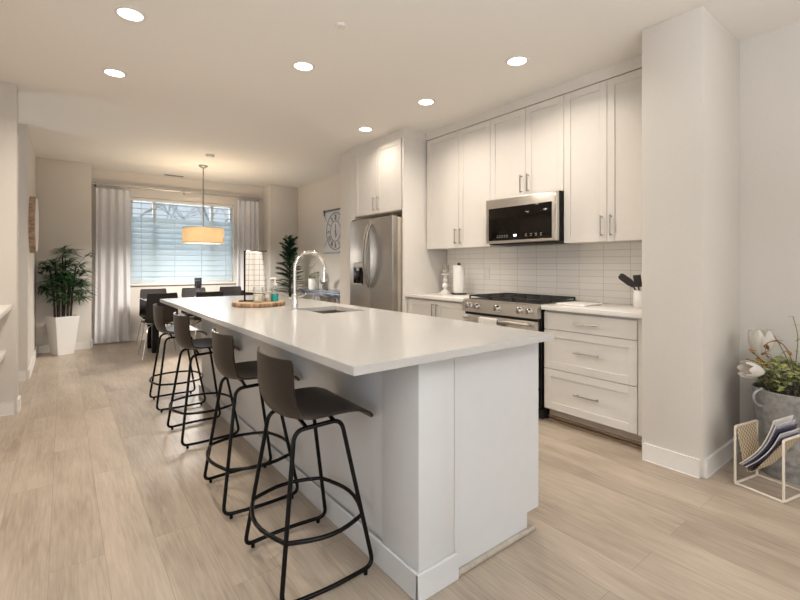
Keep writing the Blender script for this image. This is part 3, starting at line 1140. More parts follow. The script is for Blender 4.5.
for y in (2.107, 2.198, 2.429, 2.661, 2.757):
    Mx = Matrix.Rotation(R(-96), 4, 'Y')
    k = MB().lathe([(0, 0), (0.031, 0), (0.031, 0.007), (0.025, 0.01), (0.022, 0.042), (0.018, 0.046), (0, 0.046)], 20, (2.931, y, 0.868), M=Mx).build('knob', M_chrome, t)
    MB().box(2.872, 2.888, y - 0.0035, y + 0.0035, 0.848, 0.894, 0.002).build('knob_grip', M_nickel, k)
od = MB().box(2.945, 2.984, RY0 + 0.012, RY1 - 0.012, 0.255, 0.786, 0.006).build('oven_door', M_steelh, t)
MB().box(2.9425, 2.95, RY0 + 0.11, RY1 - 0.11, 0.34, 0.66, 0.002).build('oven_window', M_blackg, od)
mb = MB().cyl((2.892, RY0 + 0.05, 0.762), (2.892, RY1 - 0.05, 0.762), 0.0125, 14)
for y in (RY0 + 0.085, RY1 - 0.085):
    mb.cyl((2.946, y, 0.762), (2.892, y, 0.762), 0.010, 10)
mb.build('handle', M_steelh, od)
MB().box(2.948, 2.984, RY0 + 0.012, RY1 - 0.012, 0.10, 0.245, 0.006).build('storage_drawer', M_steelh, t)
MB().box(2.955, 2.99, RY0 + 0.012, RY1 - 0.012, 0.787, 0.812).build('vent_slot', M_dark, t)
for (gx0, gx1, gy0, gy1) in ((2.995, 3.53, 2.075, 2.325), (2.995, 3.53, 2.33, 2.575), (2.995, 3.53, 2.58, 2.825)):
    m = MB()
    z0, z1 = 0.944, 0.958
    for y in (gy0, gy1 - 0.012):
        m.box(gx0, gx1, y, y + 0.012, z0, z1, 0.002, 1)
    for x in (gx0, gx0 + 0.17, gx0 + 0.35, gx1 - 0.012):
        m.box(x, x + 0.012, gy0, gy1, z0 + 0.0005, z1 + 0.0005, 0.002, 1)
    m.box(gx0, gx1, (gy0 + gy1) / 2 - 0.006, (gy0 + gy1) / 2 + 0.006, z0 + 0.001, z1 + 0.001, 0.002, 1)
    for x in (gx0, gx0 + 0.17, gx1 - 0.012):
        for y in (gy0, gy1 - 0.012):
            m.box(x, x + 0.012, y, y + 0.012, 0.927, z0)
    m.build('grate', M_blackm, t)
for (bx, by) in ((3.14, 2.2), (3.40, 2.2), (3.27, 2.45), (3.14, 2.70), (3.40, 2.70)):
    MB().lathe([(0, 0.928), (0.045, 0.928), (0.045, 0.936), (0.034, 0.938), (0.034, 0.943), (0, 0.944)], 20, (bx, by, 0)).build('burner', M_blackm, t)
# dish towel on the oven handle
mb = MB()


def dtowel(u, v):
    s = u * 0.52
    y = 2.40 + v * 0.20
    wv = 0.003 * math.sin(v * 16)
    if s < 0.27:
        return Vector((2.872 - 0.004 * (1 - s / .27) + wv, y, 0.502 + s))
    if s < 0.30:
        a = (s - 0.27) / 0.03 * PI
        return Vector((2.892 - 0.018 * math.cos(a), y, 0.773 + 0.010 * math.sin(a)))
    return Vector((2.911 + wv, y, 0.772 - (s - 0.30)))


mb.grid(dtowel, 40, 12, 0.003)
o = mb.build('dish_towel', M_ctowel, loc=(2.89, 2.5, 0.6))
tag(o, 'pale grey patterned dish towel hanging on the oven handle', 'dish towel')

# ------------------------------------------------------------------ microwave
MX = 3.187
MY0, MY1, MZ0, MZ1 = 2.035, 2.790, 1.425, 1.848
t = thing('microwave', 'stainless steel over-the-range microwave with black glass door', 'microwave', (3.4, 2.42, MZ0))
MB().box(MX + 0.045, RW - 0.010, MY0, MY1, MZ0 + 0.004, MZ1, 0.003).build('body', M_black, t)
d = MB().box(MX, MX + 0.043, MY0 + 0.004, MY1, MZ0 + 0.01, MZ1 - 0.002, 0.006, 3).build('door', M_steelh, t)
MB().box(MX - 0.003, MX + 0.004, MY0 + 0.048, MY1 - 0.034, MZ0 + 0.034, MZ0 + 0.336, 0.003).build('window', M_blackg, d)
mb = MB()
for k in range(5):
    mb.box(MX - 0.0045, MX - 0.003, MY1 - 0.15 - k * 0.027, MY1 - 0.135 - k * 0.027, MZ0 + 0.063, MZ0 + 0.067)
    mb.box(MX - 0.0045, MX - 0.003, MY1 - 0.15 - k * 0.027, MY1 - 0.135 - k * 0.027, MZ0 + 0.078, MZ0 + 0.081)
for k in range(4):
    mb.box(MX - 0.0045, MX - 0.003, MY0 + 0.14 + k * 0.05, MY0 + 0.158 + k * 0.05, MZ0 + 0.063, MZ0 + 0.067)
    mb.box(MX - 0.0045, MX - 0.003, MY0 + 0.14 + k * 0.05, MY0 + 0.158 + k * 0.05, MZ0 + 0.078, MZ0 + 0.082)
mb.build('button_marks', M_mark, d)
MB().box(MX - 0.0045, MX - 0.003, 2.435, 2.468, MZ0 + 0.066, MZ0 + 0.084).build('display', M_display, d)
MB().lathe([(0.012, 0), (0.012, 0.0015), (0.0095, 0.0015), (0.0095, 0)], 20, (MX - 0.0015, 2.445, MZ0 + 0.375), M=Matrix.Rotation(R(-90), 4, 'Y')).build('round_emblem', M_mark, d)
MB().box(MX - 0.004, MX + 0.001, MY0 + 0.008, MY0 + 0.020, MZ0 + 0.02, MZ1 - 0.01, 0.002).build('door_edge', M_chrome, d)
MB().box(MX + 0.03, RW - 0.06, MY0 + 0.05, MY1 - 0.05, MZ0 - 0.002, MZ0 + 0.01).build('underside_vent', M_dark, t)

# ------------------------------------------------------------------ worktop things
WT = 0.918
x, y = 3.47, 3.645
t = thing('candle_holder', 'white turned candle holder with a glass cup beside the paper towel roll', 'candle holder', (x, y, WT))
MB().lathe([(0, 0), (0.062, 0), (0.062, 0.012), (0.03, 0.03), (0.022, 0.045), (0.036, 0.062), (0.042, 0.08), (0.036, 0.098), (0.020, 0.112), (0.030, 0.13), (0.033, 0.145), (0.022, 0.16), (0.018, 0.185), (0.03, 0.20), (0.05, 0.208), (0.05, 0.222), (0, 0.222)], 24).build('stem', M_white, t, world=False)
MB().lathe([(0, 0.223), (0.042, 0.223), (0.042, 0.315), (0.039, 0.315), (0.039, 0.228), (0, 0.228)], 24).build('glass_cup', M_glass2, t, world=False)
MB().lathe([(0, 0.229), (0.036, 0.229), (0.036, 0.262), (0, 0.262)], 20).build('candle', M_wax, t, world=False)
x, y = 3.40, 3.36
t = thing('paper_towel_holder', 'white paper towel roll on a black holder by the backsplash', 'paper towel', (x, y, WT))
MB().lathe([(0, 0), (0.085, 0), (0.085, 0.012), (0.07, 0.015), (0, 0.015)], 28).build('base', M_black, t, world=False)
mb = MB().cyl((0, 0, 0.012), (0, 0, 0.325), 0.007, 10)
mb.tube([(0.02 * math.cos(a), 0, 0.318 + 0.02 * math.sin(a)) for a in [PI * k / 8 for k in range(9)]], 0.006, 8)
mb.build('rod', M_black, t, world=False)
MB().lathe([(0.02, 0.016), (0.062, 0.016), (0.063, 0.02), (0.063, 0.308), (0.062, 0.312), (0.02, 0.312)], 28).build('paper_roll', M_whitem, t, world=False)
o = MB().box(RW - 0.015, RW - 0.008, 3.10, 3.175, 1.09, 1.205, 0.003).build('outlet_plate', M_plate)
tag(o, 'white outlet plate on the tiled backsplash right of the paper towel roll', 'outlet')
o = MB().box(3.12, 3.38, 1.76, 2.0, 0.0, 0.014, 0.005, 3, M=Matrix.Translation((0, 0, WT + 0.0005))).build('white_tray', M_white, loc=(3.25, 1.88, WT))
tag(o, 'flat white tray on the worktop beside the range', 'tray')
x, y = 3.40, 1.466
t = thing('utensil_crock', 'white ceramic utensil crock on the worktop beside the column', 'crock', (x, y, WT))
MB().lathe([(0, 0), (0.050, 0), (0.058, 0.01), (0.060, 0.09), (0.055, 0.11), (0.057, 0.13), (0.052, 0.13), (0.050, 0.11), (0.053, 0.09), (0.05, 0.012), (0, 0.012)], 28).build('pot', M_white, t, world=False)
def utensil(lb, name, base, tip, head):
    t = thing(name, lb, 'utensil', (x + base[0], y + base[1], WT + base[2]), 0, 'black utensils in the crock')
    b, tp = Vector((0, 0, 0)), Vector(tip)
    MB().tube([b, tp * 0.5, tp], [0.007, 0.006, 0.006], 8).build('handle', M_blackm, t, world=False)
    d = tp.normalized()
    side = Vector((0, 1, 0)) if head[2] == 'y' else Vector((1, 0, 0))
    side = (side - d * side.dot(d)).normalized()
    nn = d.cross(side)
    m = MB()
    Mx = Matrix(((side.x, nn.x, d.x, tp.x), (side.y, nn.y, d.y, tp.y), (side.z, nn.z, d.z, tp.z), (0, 0, 0, 1)))
    if head[3] == 'lean':
        d = Vector((-0.05, 0.80, 0.60)).normalized()
        side = Vector((0, -0.60, 0.80))
        nn = side.cross(d)
        Mx = Matrix(((side.x, nn.x, d.x, tp.x), (side.y, nn.y, d.y, tp.y), (side.z, nn.z, d.z, tp.z), (0, 0, 0, 1)))
        m.prism([(-0.016, -0.008), (0.016, -0.008), (0.030, 0.03), (0.027, 0.105), (0.018, 0.122), (-0.016, 0.122), (-0.025, 0.105), (-0.024, 0.03)], lambda u, v, e: Mx @ Vector((u, e, v)), -0.0035, 0.0035)
    elif head[3] == 'flat':
        m.box(-head[0], head[0], -0.004, 0.004, -0.005, head[1], 0.0035, 3, M=Mx)
    else:
        m.lathe([(0, -0.005), (head[0] * 0.5, 0.0), (head[0], head[1] * 0.4), (head[0] * 0.95, head[1] * 0.7), (head[0] * 0.5, head[1] * 0.95), (0, head[1])], 16, M=Mx @ Matrix.Diagonal((1, 0.3, 1, 1)))
    m.build('head', M_blackm, t, world=False)


utensil('black solid turner leaning far out to the left of the crock', 'spatula', (0.0, 0.0, 0.03), (-0.01, 0.062, 0.135), (0.026, 0.0, 'x', 'lean'))
utensil('black rounded spoon leaning against the column side of the crock', 'spoon', (0.01, -0.02, 0.02), (0.01, -0.03, 0.16), (0.034, 0.09, 'y', 'round'))
utensil('black slotted turner upright in the middle of the crock', 'spatula', (-0.015, 0.0, 0.02), (-0.02, 0.012, 0.14), (0.028, 0.085, 'y', 'flat'))

# ------------------------------------------------------------------ dining set
t = thing('dining_table', 'dark glass-topped dining table on black legs below the pendant', 'table', (1.72, 7.19, 0))
MB().box(0.90, 2.56, 6.70, 7.68, 0.738, 0.75, 0.003).build('tabletop', M_ttop, t)
MB().box(1.0, 2.46, 6.90, 7.48, 0.70, 0.737, 0.003).build('table_frame', M_black, t)
for x in (1.03, 2.43):
    for y in (6.985, 7.41):
        MB().box(x - 0.042, x + 0.042, y - 0.042, y + 0.042, 0.0, 0.70, 0.004).build('leg', M_black, t)

CH_PROF = [(0.235, 0.435), (0.21, 0.455), (0.14, 0.462), (0.06, 0.455), (-0.02, 0.445), (-0.10, 0.445), (-0.155, 0.465), (-0.185, 0.53), (-0.20, 0.64), (-0.212, 0.75), (-0.225, 0.858)]
CH_HW = [0.195, 0.205, 0.213, 0.215, 0.213, 0.208, 0.202, 0.198, 0.194, 0.188, 0.180]
CH_WR = [0.0, 0.0, 0.002, 0.01, 0.016, 0.024, 0.03, 0.03, 0.028, 0.026, 0.024]
t = thing('dining_chair', 'x', 'chair', (0, 0, 0), 0, 'dining chairs around the table')
shell_mesh(CH_PROF, CH_HW, CH_WR).build('seat_shell', M_shell2, t, world=False, ang=50)
for sx, sy in ((1, 1), (1, -1), (-1, 1), (-1, -1)):
    MB().tube([(sx * 0.215, sy * 0.235, 0.0), (sx * 0.15, sy * 0.17, 0.40), (sx * 0.12, sy * 0.14, 0.427), (sx * 0.05, sy * 0.09, 0.432)], [0.0075, 0.009, 0.009, 0.009], 10).build('leg', M_chrome, t, world=False)
MB().box(-0.08, 0.08, -0.09, 0.09, 0.428, 0.441, 0.003).build('mount_plate', M_black, t, world=False)
chair = t
far_, near_ = 'on the window side of the table', 'on the island side of the table'
for i, (x, y, a, lb) in enumerate([
        (1.055, 6.76, 90, 'dark dining chair on the island side of the table, leftmost'),
        (1.65, 6.74, 90, 'dark dining chair on the island side of the table, in the middle'),
        (2.26, 6.76, 90, 'dark dining chair on the island side of the table, rightmost'),
        (1.13, 7.63, -90, 'dark dining chair on the window side of the table, beside the left curtain'),
        (1.715, 7.62, -90, 'dark dining chair on the window side of the table, in the middle'),
        (2.31, 7.63, -90, 'dark dining chair on the window side of the table, beside the right curtain')]):
    o = chair if i == 0 else copy_tree(chair)
    o.location = (x, y, 0)
    o.rotation_euler = (0, 0, R(a))
    o['label'] = lb
t = thing('candle_goblet', 'smoked glass candle goblet on a stem, on the dining table', 'candle holder', (1.63, 7.15, 0.75))
MB().lathe([(0, 0), (0.055, 0), (0.05, 0.008), (0.014, 0.02), (0.012, 0.075), (0.024, 0.085), (0.024, 0.10), (0.012, 0.11), (0.02, 0.13)], 20).build('stem', M_silver, t, world=False)
MB().lathe([(0.02, 0.128), (0.05, 0.15), (0.052, 0.29), (0.049, 0.29), (0.047, 0.152), (0, 0.132)], 24).build('glass_cup', M_smoke, t, world=False)
MB().lathe([(0, 0.136), (0.036, 0.15), (0.036, 0.25), (0, 0.252)], 20).build('candle', mat('grey_candle', (0.22, 0.22, 0.25), 0.6), t, world=False)

# pendant lamp
px_, py_ = 1.68, 7.05
t = thing('pendant_lamp', 'cream drum shade pendant lamp hanging over the dining table', 'pendant lamp', (px_, py_, H))
MB().lathe([(0, 2.70), (0.035, 2.702), (0.065, 2.722), (0.068, H - 0.0005), (0, H - 0.0005)], 24, (px_, py_, 0)).build('canopy', M_nickel, t)
MB().cyl((px_, py_, 1.79), (px_, py_, 2.705), 0.009, 10).build('rod', M_nickel, t)
MB().lathe([(0.286, 1.563), (0.286, 1.792), (0.283, 1.792), (0.283, 1.563), (0.286, 1.563)], 48, (px_, py_, 0)).build('shade', M_shade, t)
mb = MB()
for z in (1.560, 1.788):
    mb.lathe([(0.288, z), (0.288, z + 0.007), (0.281, z + 0.007), (0.281, z), (0.288, z)], 48, (px_, py_, 0))
for k in range(3):
    a = k * 2 * PI / 3
    mb.cyl((px_, py_, 1.79), (px_ + 0.283 * math.cos(a), py_ + 0.283 * math.sin(a), 1.79), 0.004, 6)
mb.build('shade_ring', M_rod, t)
MB().lathe([(0, 1.572), (0.28, 1.572)], 40, (px_, py_, 0)).build('diffuser', M_lamp2, t)
l = bpy.data.lights.new('pendant_bulb', 'POINT')
l.energy = 24
l.color = (1, 0.88, 0.72)
l.shadow_soft_size = 0.06
o = bpy.data.objects.new('pendant_bulb', l)
COL.objects.link(o)
o.location = (px_, py_, 1.70)
area('pendant_downward_glow', (px_, py_, 1.562), (0, 0, 0), 0.5, 0.5, 72, (1.0, 0.94, 0.87), 'DISK', 180)

# blind
t = thing('window_blind', 'white horizontal slat blind covering the dining room window', 'blind', (1.685, 8.34, WZ0))
MB().box(WX0 + 0.01, WX1 - 0.01, 8.312, 8.365, WZ1 - 0.045, WZ1 - 0.004, 0.003).build('head_rail', M_trim, t)
mb = MB()
zt = WZ1 - 0.085
k = 0
PITCH = 0.0905
while zt - k * PITCH > WZ0 + 0.03:
    z = zt - k * PITCH
    tilt = R(14) if k < 3 else R(62)
    Mx = Matrix.Translation((0, 8.338, z)) @ Matrix.Rotation(tilt, 4, 'X')
    mb.box(WX0 + 0.015, WX1 - 0.015, -0.0495, 0.0495, -0.0015, 0.0015, M=Mx)
    k += 1
mb.build('slats', M_blind, t)
mb = MB()
for x in (1.02, 1.52, 1.95, 2.36):
    mb.box(x - 0.004, x + 0.004, 8.289, 8.290, WZ0 + 0.02, WZ1 - 0.05)
mb.build('ladder_tape', M_blind, t)
MB().box(WX0 + 0.015, WX1 - 0.015, 8.318, 8.362, WZ0 + 0.004, WZ0 + 0.024, 0.003).build('bottom_rail', M_trim, t)

# curtains
t = thing('curtain_rod', 'long grey metal curtain rod above the dining window', 'curtain rod', (1.68, 8.19, 2.49))
MB().cyl((0.375, 8.19, 2.49), (2.985, 8.19, 2.49), 0.019, 12).build('rod', M_rod, t)
for x in (0.355, 3.005):
    MB().lathe([(0, -0.022), (0.016, -0.018), (0.022, 0), (0.016, 0.018), (0, 0.022)], 14, (x, 8.19, 2.49)).build('finial', M_rod, t)
for x in (0.40, 1.665, 2.96):
    m = MB().box(x - 0.01, x + 0.01, 8.285, 8.2995, 2.46, 2.53, 0.002)
    m.cyl((x, 8.29, 2.49), (x, 8.20, 2.49), 0.007, 8)
    m.lathe([(0, -0.02), (0.02, 0), (0, 0.02)], 12, (x, 8.19, 2.49))
    m.build('bracket', M_black, t)


def curtain(label, x0, x1, b0, b1, seed):
    t = thing('curtain', label, 'curtain', ((x0 + x1) / 2, 8.19, 2.46), 0, 'curtains at the dining window')
    rnd = random.Random(seed)
    ph = rnd.random() * 6
    NP = 4.5

    def fn(u, v):
        z = 0.03 + (2.425 - 0.03) * v
        w0 = b0 + (x0 - b0) * min(1, v * 1.1)
        w1 = b1 + (x1 - b1) * min(1, v * 1.1)
        x = w0 + (w1 - w0) * u + 0.010 * math.sin(u * 17 + v * 3 + ph) * (1 - v)
        amp = 0.028 - 0.010 * v
        fold = math.sin(2 * PI * NP * u + ph + 0.5 * math.sin(v * 2 + u * 5))
        y = 8.185 + amp * fold + 0.012 * math.sin(u * 9 + ph * 2) - 0.02 * (1 - v) * u
        return Vector((x, y, z))
    m = MB()
    m.grid(fn, 96, 24, 0.0025)
    m.build('panel', M_curtain, t, ang=80)
    for k in range(8):
        x = x0 + 0.02 + (x1 - x0 - 0.04) * k / 7
        MB().tube([(x, 8.19 + 0.022 * math.cos(a), 2.477 + 0.030 * math.sin(a)) for a in [2 * PI * q / 14 for q in range(14)]], 0.0035, 6, closed=True).build('ring', M_rod, t)


curtain('white full-length curtain left of the dining window beside the potted palm', 0.40, 0.86, 0.385, 0.87, 2)
curtain('white full-length curtain right of the dining window beside the recess corner', 2.54, 2.94, 2.52, 2.93, 9)

# ------------------------------------------------------------------ left potted palm
lx, ly = -0.005, 7.66
t = thing('potted_palm', 'leafy green lady palm in a tall white square planter', 'potted plant', (lx, ly, 0))
mb = MB()
pr = [(0.0, 0.125), (0.50, 0.195)]
a = [mb.bm.verts.new((sx * 0.098, sy * 0.098, 0)) for sx, sy in ((1, 1), (-1, 1), (-1, -1), (1, -1))]
b = [mb.bm.verts.new((sx * 0.146, sy * 0.146, 0.53)) for sx, sy in ((1, 1), (-1, 1), (-1, -1), (1, -1))]
c = [mb.bm.verts.new((sx * 0.136, sy * 0.136, 0.53)) for sx, sy in ((1, 1), (-1, 1), (-1, -1), (1, -1))]
e = [mb.bm.verts.new((sx * 0.130, sy * 0.130, 0.485)) for sx, sy in ((1, 1), (-1, 1), (-1, -1), (1, -1))]
mb.bm.faces.new(a)
for P_, Q_ in ((a, b), (b, c), (c, e)):
    for k in range(4):
        mb.bm.faces.new((P_[k], P_[(k + 1) % 4], Q_[(k + 1) % 4], Q_[k]))
mb.bm.faces.new(e)
bmesh.ops.bevel(mb.bm, geom=mb.bm.edges[:], offset=0.003, segments=2, affect='EDGES')
mb.xf(Matrix.Rotation(R(24), 4, 'Z'))
mb.build('planter', M_planter, t, world=False)
mb = MB().lathe([(0.125, 0.49), (0.10, 0.50), (0, 0.505)], 16)
mb.build('soil', M_soil, t, world=False)
rnd = random.Random(21)
leaf = MB()
canes = [(-0.08, 0.02, 1.18), (-0.03, -0.06, 1.0), (0.02, 0.05, 1.30), (0.05, -0.03, 1.12), (0.09, 0.03, 1.22), (0.0, 0.0, 1.36), (0.06, 0.07, 1.0), (-0.05, 0.06, 1.3)]


def fan(p, az, el, L, n):
    """palmate fan of blades at the end of a petiole"""
    d = Vector((math.cos(az) * math.cos(el), math.sin(az) * math.cos(el), math.sin(el)))
    q = Vector(p) + d * L
    leaf.tube([p, Vector(p) + d * L * 0.5 + Vector((0, 0, 0.01)), q], 0.0028, 5)
    side = d.cross(Vector((0, 0, 1))).normalized()
    for k in range(n):
        a_ = (k / (n - 1) - 0.5) * R(150)
        dd = d * math.cos(a_) + side * math.sin(a_) + Vector((0, 0, rnd.uniform(-0.15, 0.1)))
        leaf.blade(q, dd, (0, 0, 1), rnd.uniform(0.17, 0.25), 0.0135, rnd.uniform(0.2, 0.6), 4)


for (cx_, cy_, hh) in canes:
    top = Vector((cx_ * 1.7, cy_ * 1.7, hh))
    mid = Vector((cx_ * 1.2, cy_ * 1.2, (0.46 + hh) / 2))
    MB().tube([(cx_, cy_, 0.455), mid, top], [0.014, 0.012, 0.009], 8).build('cane', M_cane, t, world=False)
    nf = 10
    for k in range(nf):
        s = 0.42 + 0.58 * k / (nf - 1)
        p = Vector((cx_, cy_, 0.46)).lerp(mid, s * 2) if s < 0.5 else mid.lerp(top, s * 2 - 1)
        fan(p, rnd.uniform(0, 2 * PI), rnd.uniform(0.0, 0.7) + 0.35 * s, rnd.uniform(0.07, 0.19), 8)
for v in leaf.bm.verts:
    v.co.x = max(v.co.x, -0.262 - 0.01 * math.sin(v.co.z * 90))
    v.co.y = min(v.co.y, 0.245 + 0.01 * math.sin(v.co.z * 80))
leaf.build('foliage', M_leaf, t, world=False, ang=80)

# right palm in the far corner
rx, ry = 3.22, 7.42
t = thing('corner_palm', 'tall dark feathery palm in the far corner beside the console table', 'potted plant', (rx, ry, 0))
MB().lathe([(0, 0), (0.14, 0), (0.18, 0.30), (0.185, 0.33), (0.165, 0.33), (0.16, 0.28), (0, 0.28)], 24).build('pot', M_planter, t, world=False)
MB().tube([(0, 0, 0.27), (0.01, 0, 0.6), (0, 0, 1.45)], [0.03, 0.025, 0.012], 8).build('trunk', M_cane, t, world=False)
leaf = MB()
rnd = random.Random(5)
for k in range(84):
    f = k / 83
    z = 0.74 + 0.92 * f
    az = k * 2.4 + rnd.uniform(-0.5, 0.5)
    L = (0.36 - 0.13 * f) * rnd.uniform(0.75, 1.12)
    el = 0.35 + 0.9 * f + rnd.uniform(-0.2, 0.2)
    d = Vector((math.cos(az) * math.cos(el), math.sin(az) * math.cos(el), math.sin(el)))
    p0 = Vector((0, 0, z - 0.05))
    pts = []
    for q in range(15):
        s = q / 14
        pts.append(p0 + d * L * s + Vector((0, 0, -0.10 * s * s)))
    leaf.tube(pts, [0.004 * (1 - 0.7 * q / 14) for q in range(15)], 4)
    sd = d.cross(Vector((0, 0, 1))).normalized()
    for q in range(1, 15):
        for sg in (-1, 1):
            dd = d * 0.8 + sd * sg * 0.75 + Vector((0, 0, 0.12))
            leaf.blade(pts[q], dd, (0, 0, 1), 0.17 * (1 - 0.45 * q / 14), 0.0055, 0.25, 3)
for v in leaf.bm.verts:
    v.co.x = min(v.co.x, RW - rx - 0.02 - 0.008 * math.sin(v.co.z * 90))
    v.co.y = min(v.co.y, 7.93 - ry - 0.02 - 0.008 * math.sin(v.co.z * 80))
leaf.build('foliage', M_leaf2, t, world=False, ang=80)

# ------------------------------------------------------------------ console with ornaments, clock scroll
t = thing('console_table', 'blue-grey mirrored console table with slim crossed legs below the clock', 'console table', (3.43, 6.25, 0))
MB().box(3.26, 3.595, 5.30, 7.12, 0.80, 0.825, 0.003).build('table_top', M_console, t)
MB().box(3.28, 3.585, 5.32, 7.10, 0.735, 0.80, 0.002).build('apron', M_console, t)
for y0 in (5.36, 5.95, 6.55):
    for x in (3.29, 3.57):
        MB().tube([(x, y0, 0.74), (x, y0 + 0.22, 0.37), (x, y0 + 0.48, 0.0)], 0.011, 8).build('leg', M_silver, t)
        MB().tube([(x, y0 + 0.48, 0.74), (x, y0 + 0.26, 0.37), (x, y0, 0.0)], 0.011, 8).build('leg', M_silver, t)
vx, vy = 3.40, 6.82
t = thing('white_vase', 'white cylinder vase on the console table', 'vase', (vx, vy, 0.825))
MB().lathe([(0, 0), (0.085, 0), (0.092, 0.01), (0.092, 0.17), (0.085, 0.18), (0.08, 0.17), (0.08, 0.02), (0, 0.02)], 24).build('pot', M_white, t, world=False)
rnd = random.Random(4)
fl = thing('flower_bunch', 'white blooms and grey leaves standing in the white vase', 'flowers', (vx, vy, 0.92))
m1, m2 = MB(), MB()
for k in range(7):
    a = k * 0.9
    tip = Vector((0.10 * math.cos(a), 0.14 * math.sin(a), 0.12 + 0.10 * rnd.random()))
    m2.tube([(0, 0, -0.06), tip * 0.6, tip], 0.003, 5)
    for q in range(3):
        m2.blade(tip * (0.6 + 0.13 * q), (math.cos(a + q * 2), math.sin(a + q * 2), 0.5), (0, 0, 1), 0.10, 0.022, 0.3, 4)
m2.build('stems', M_sage, fl, world=False)
for (dx, dy, dz) in ((0.0, 0.01, 0.30), (-0.03, 0.02, 0.27), (0.02, -0.05, 0.15), (0.03, 0.08, 0.13)):
    for q in range(7):
        a = q * 2 * PI / 7
        m1.blade((dx, dy, dz), (math.cos(a) * 0.7, math.sin(a) * 0.7, 0.7), (0, 0, 1), 0.085, 0.026, 0.1, 3)
m1.tube([(0, 0, 0.0), (0, 0.01, 0.30)], 0.004, 5)
m1.build('blooms', M_petal, fl, world=False)
t = thing('bird_ornament', 'small silver bird-shaped ornament on the console table', 'ornament', (3.40, 6.50, 0.825))
MB().lathe([(0, 0), (0.05, 0), (0.05, 0.01), (0.012, 0.02), (0.010, 0.10)], 16).build('stand', M_silver, t, world=False)
MB().lathe([(0, -0.09), (0.03, -0.05), (0.048, 0.0), (0.04, 0.04), (0.026, 0.065), (0.032, 0.09), (0.02, 0.115), (0, 0.14)], 16, (0, 0, 0.15), M=Matrix.Rotation(R(55), 4, 'X')).build('bird_body', M_silver, t, world=False)

cx_, cy_, cz_ = RW - 0.012, 6.43, 1.82
t = thing('clock_scroll', 'white hanging wall scroll with a printed dark clock face', 'wall hanging', (RW, cy_, cz_))
MB().box(RW - 0.008, RW - 0.004, 6.06, 6.80, 1.45, 2.14).build('cloth', M_canvas, t)
mb = MB().cyl((RW - 0.02, 6.03, 2.16), (RW - 0.02, 6.83, 2.16), 0.012, 10)
mb.build('top_rod', M_ink, t)
mb = MB()
for yy in (6.80, 6.06):
    mb.lathe([(0, -0.04), (0.018, -0.02), (0.024, 0.0), (0.016, 0.02), (0, 0.04)], 12, (RW - 0.02, yy, 2.15))
    mb.lathe([(0, -0.03), (0.014, -0.01), (0.014, 0.01), (0, 0.03)], 12, (RW - 0.02, yy, 2.10))
mb.build('finial', M_ink, t)
MB().cyl((RW - 0.016, 6.04, 1.445), (RW - 0.016, 6.82, 1.445), 0.010, 10).build('bottom_rod', M_rod, t)
mb = MB()
for yy, s in ((6.80, -1), (6.06, 1)):
    mb.tube([(RW - 0.012, yy, 2.08), (RW - 0.010, yy + s * 0.06, 1.98)], 0.004, 6)
    mb.tube([(RW - 0.010, yy + s * 0.06, 1.66), (RW - 0.012, yy, 1.55)], 0.003, 6)
RC = 0.315
for (r0, r1) in ((RC, RC - 0.016), (RC * 0.56, RC * 0.56 - 0.011)):
    mb.lathe([(r0, 0), (r0, 0.003), (r1, 0.003), (r1, 0), (r0, 0)], 48, (RW - 0.0082, cy_, cz_ - 0.02), M=Matrix.Rotation(R(-90), 4, 'Y'))
mb.build('clock_rings', M_ink, t)
NUM = ['XII', 'I', 'II', 'III', 'IIII', 'V', 'VI', 'VII', 'VIII', 'IX', 'X', 'XI']


def stroke(m, a, u0, v0, u1, v1, w_):
    """stroke in the dial plane: u sideways, v outwards, rotated to hour angle a (clockwise seen from the room)"""
    def pt(u, v):
        # seen from -x side, right is -y
        rgt, upv = (math.cos(a) * u + math.sin(a) * v), (-math.sin(a) * u + math.cos(a) * v)
        return (cy_ - rgt, cz_ - 0.02 + upv)
    y0_, z0_ = pt(u0, v0)
    y1_, z1_ = pt(u1, v1)
    m.tube([(RW - 0.0095, y0_, z0_), (RW - 0.0095, y1_, z1_)], w_, 4)


for h, s in enumerate(NUM):
    a = h * PI / 6
    wid = {'I': 0.018, 'V': 0.034, 'X': 0.034}
    mb = MB()
    tot = sum(wid[c_] for c_ in s)
    u = -tot / 2
    v0, v1 = RC * 0.60, RC * 0.88
    for c_ in s:
        w_ = wid[c_]
        if c_ == 'I':
            stroke(mb, a, u + w_ / 2, v0, u + w_ / 2, v1, 0.005)
        elif c_ == 'V':
            stroke(mb, a, u + 0.004, v1, u + w_ / 2, v0, 0.005)
            stroke(mb, a, u + w_ - 0.004, v1, u + w_ / 2, v0, 0.003)
        else:
            stroke(mb, a, u + 0.004, v1, u + w_ - 0.004, v0, 0.005)
            stroke(mb, a, u + w_ - 0.004, v1, u + 0.004, v0, 0.003)
        u += w_
    mb.build('numeral', M_ink, t)
mb = MB()
stroke(mb, R(0), 0, -0.11, 0, 0.12, 0.007)
stroke(mb, R(150), 0, 0, 0, 0.10, 0.008)
mb.lathe([(0, -0.004), (0.022, 0), (0, 0.004)], 16, (RW - 0.01, cy_, cz_ - 0.02), M=Matrix.Rotation(R(-90), 4, 'Y'))
mb.build('clock_hands', M_ink, t)

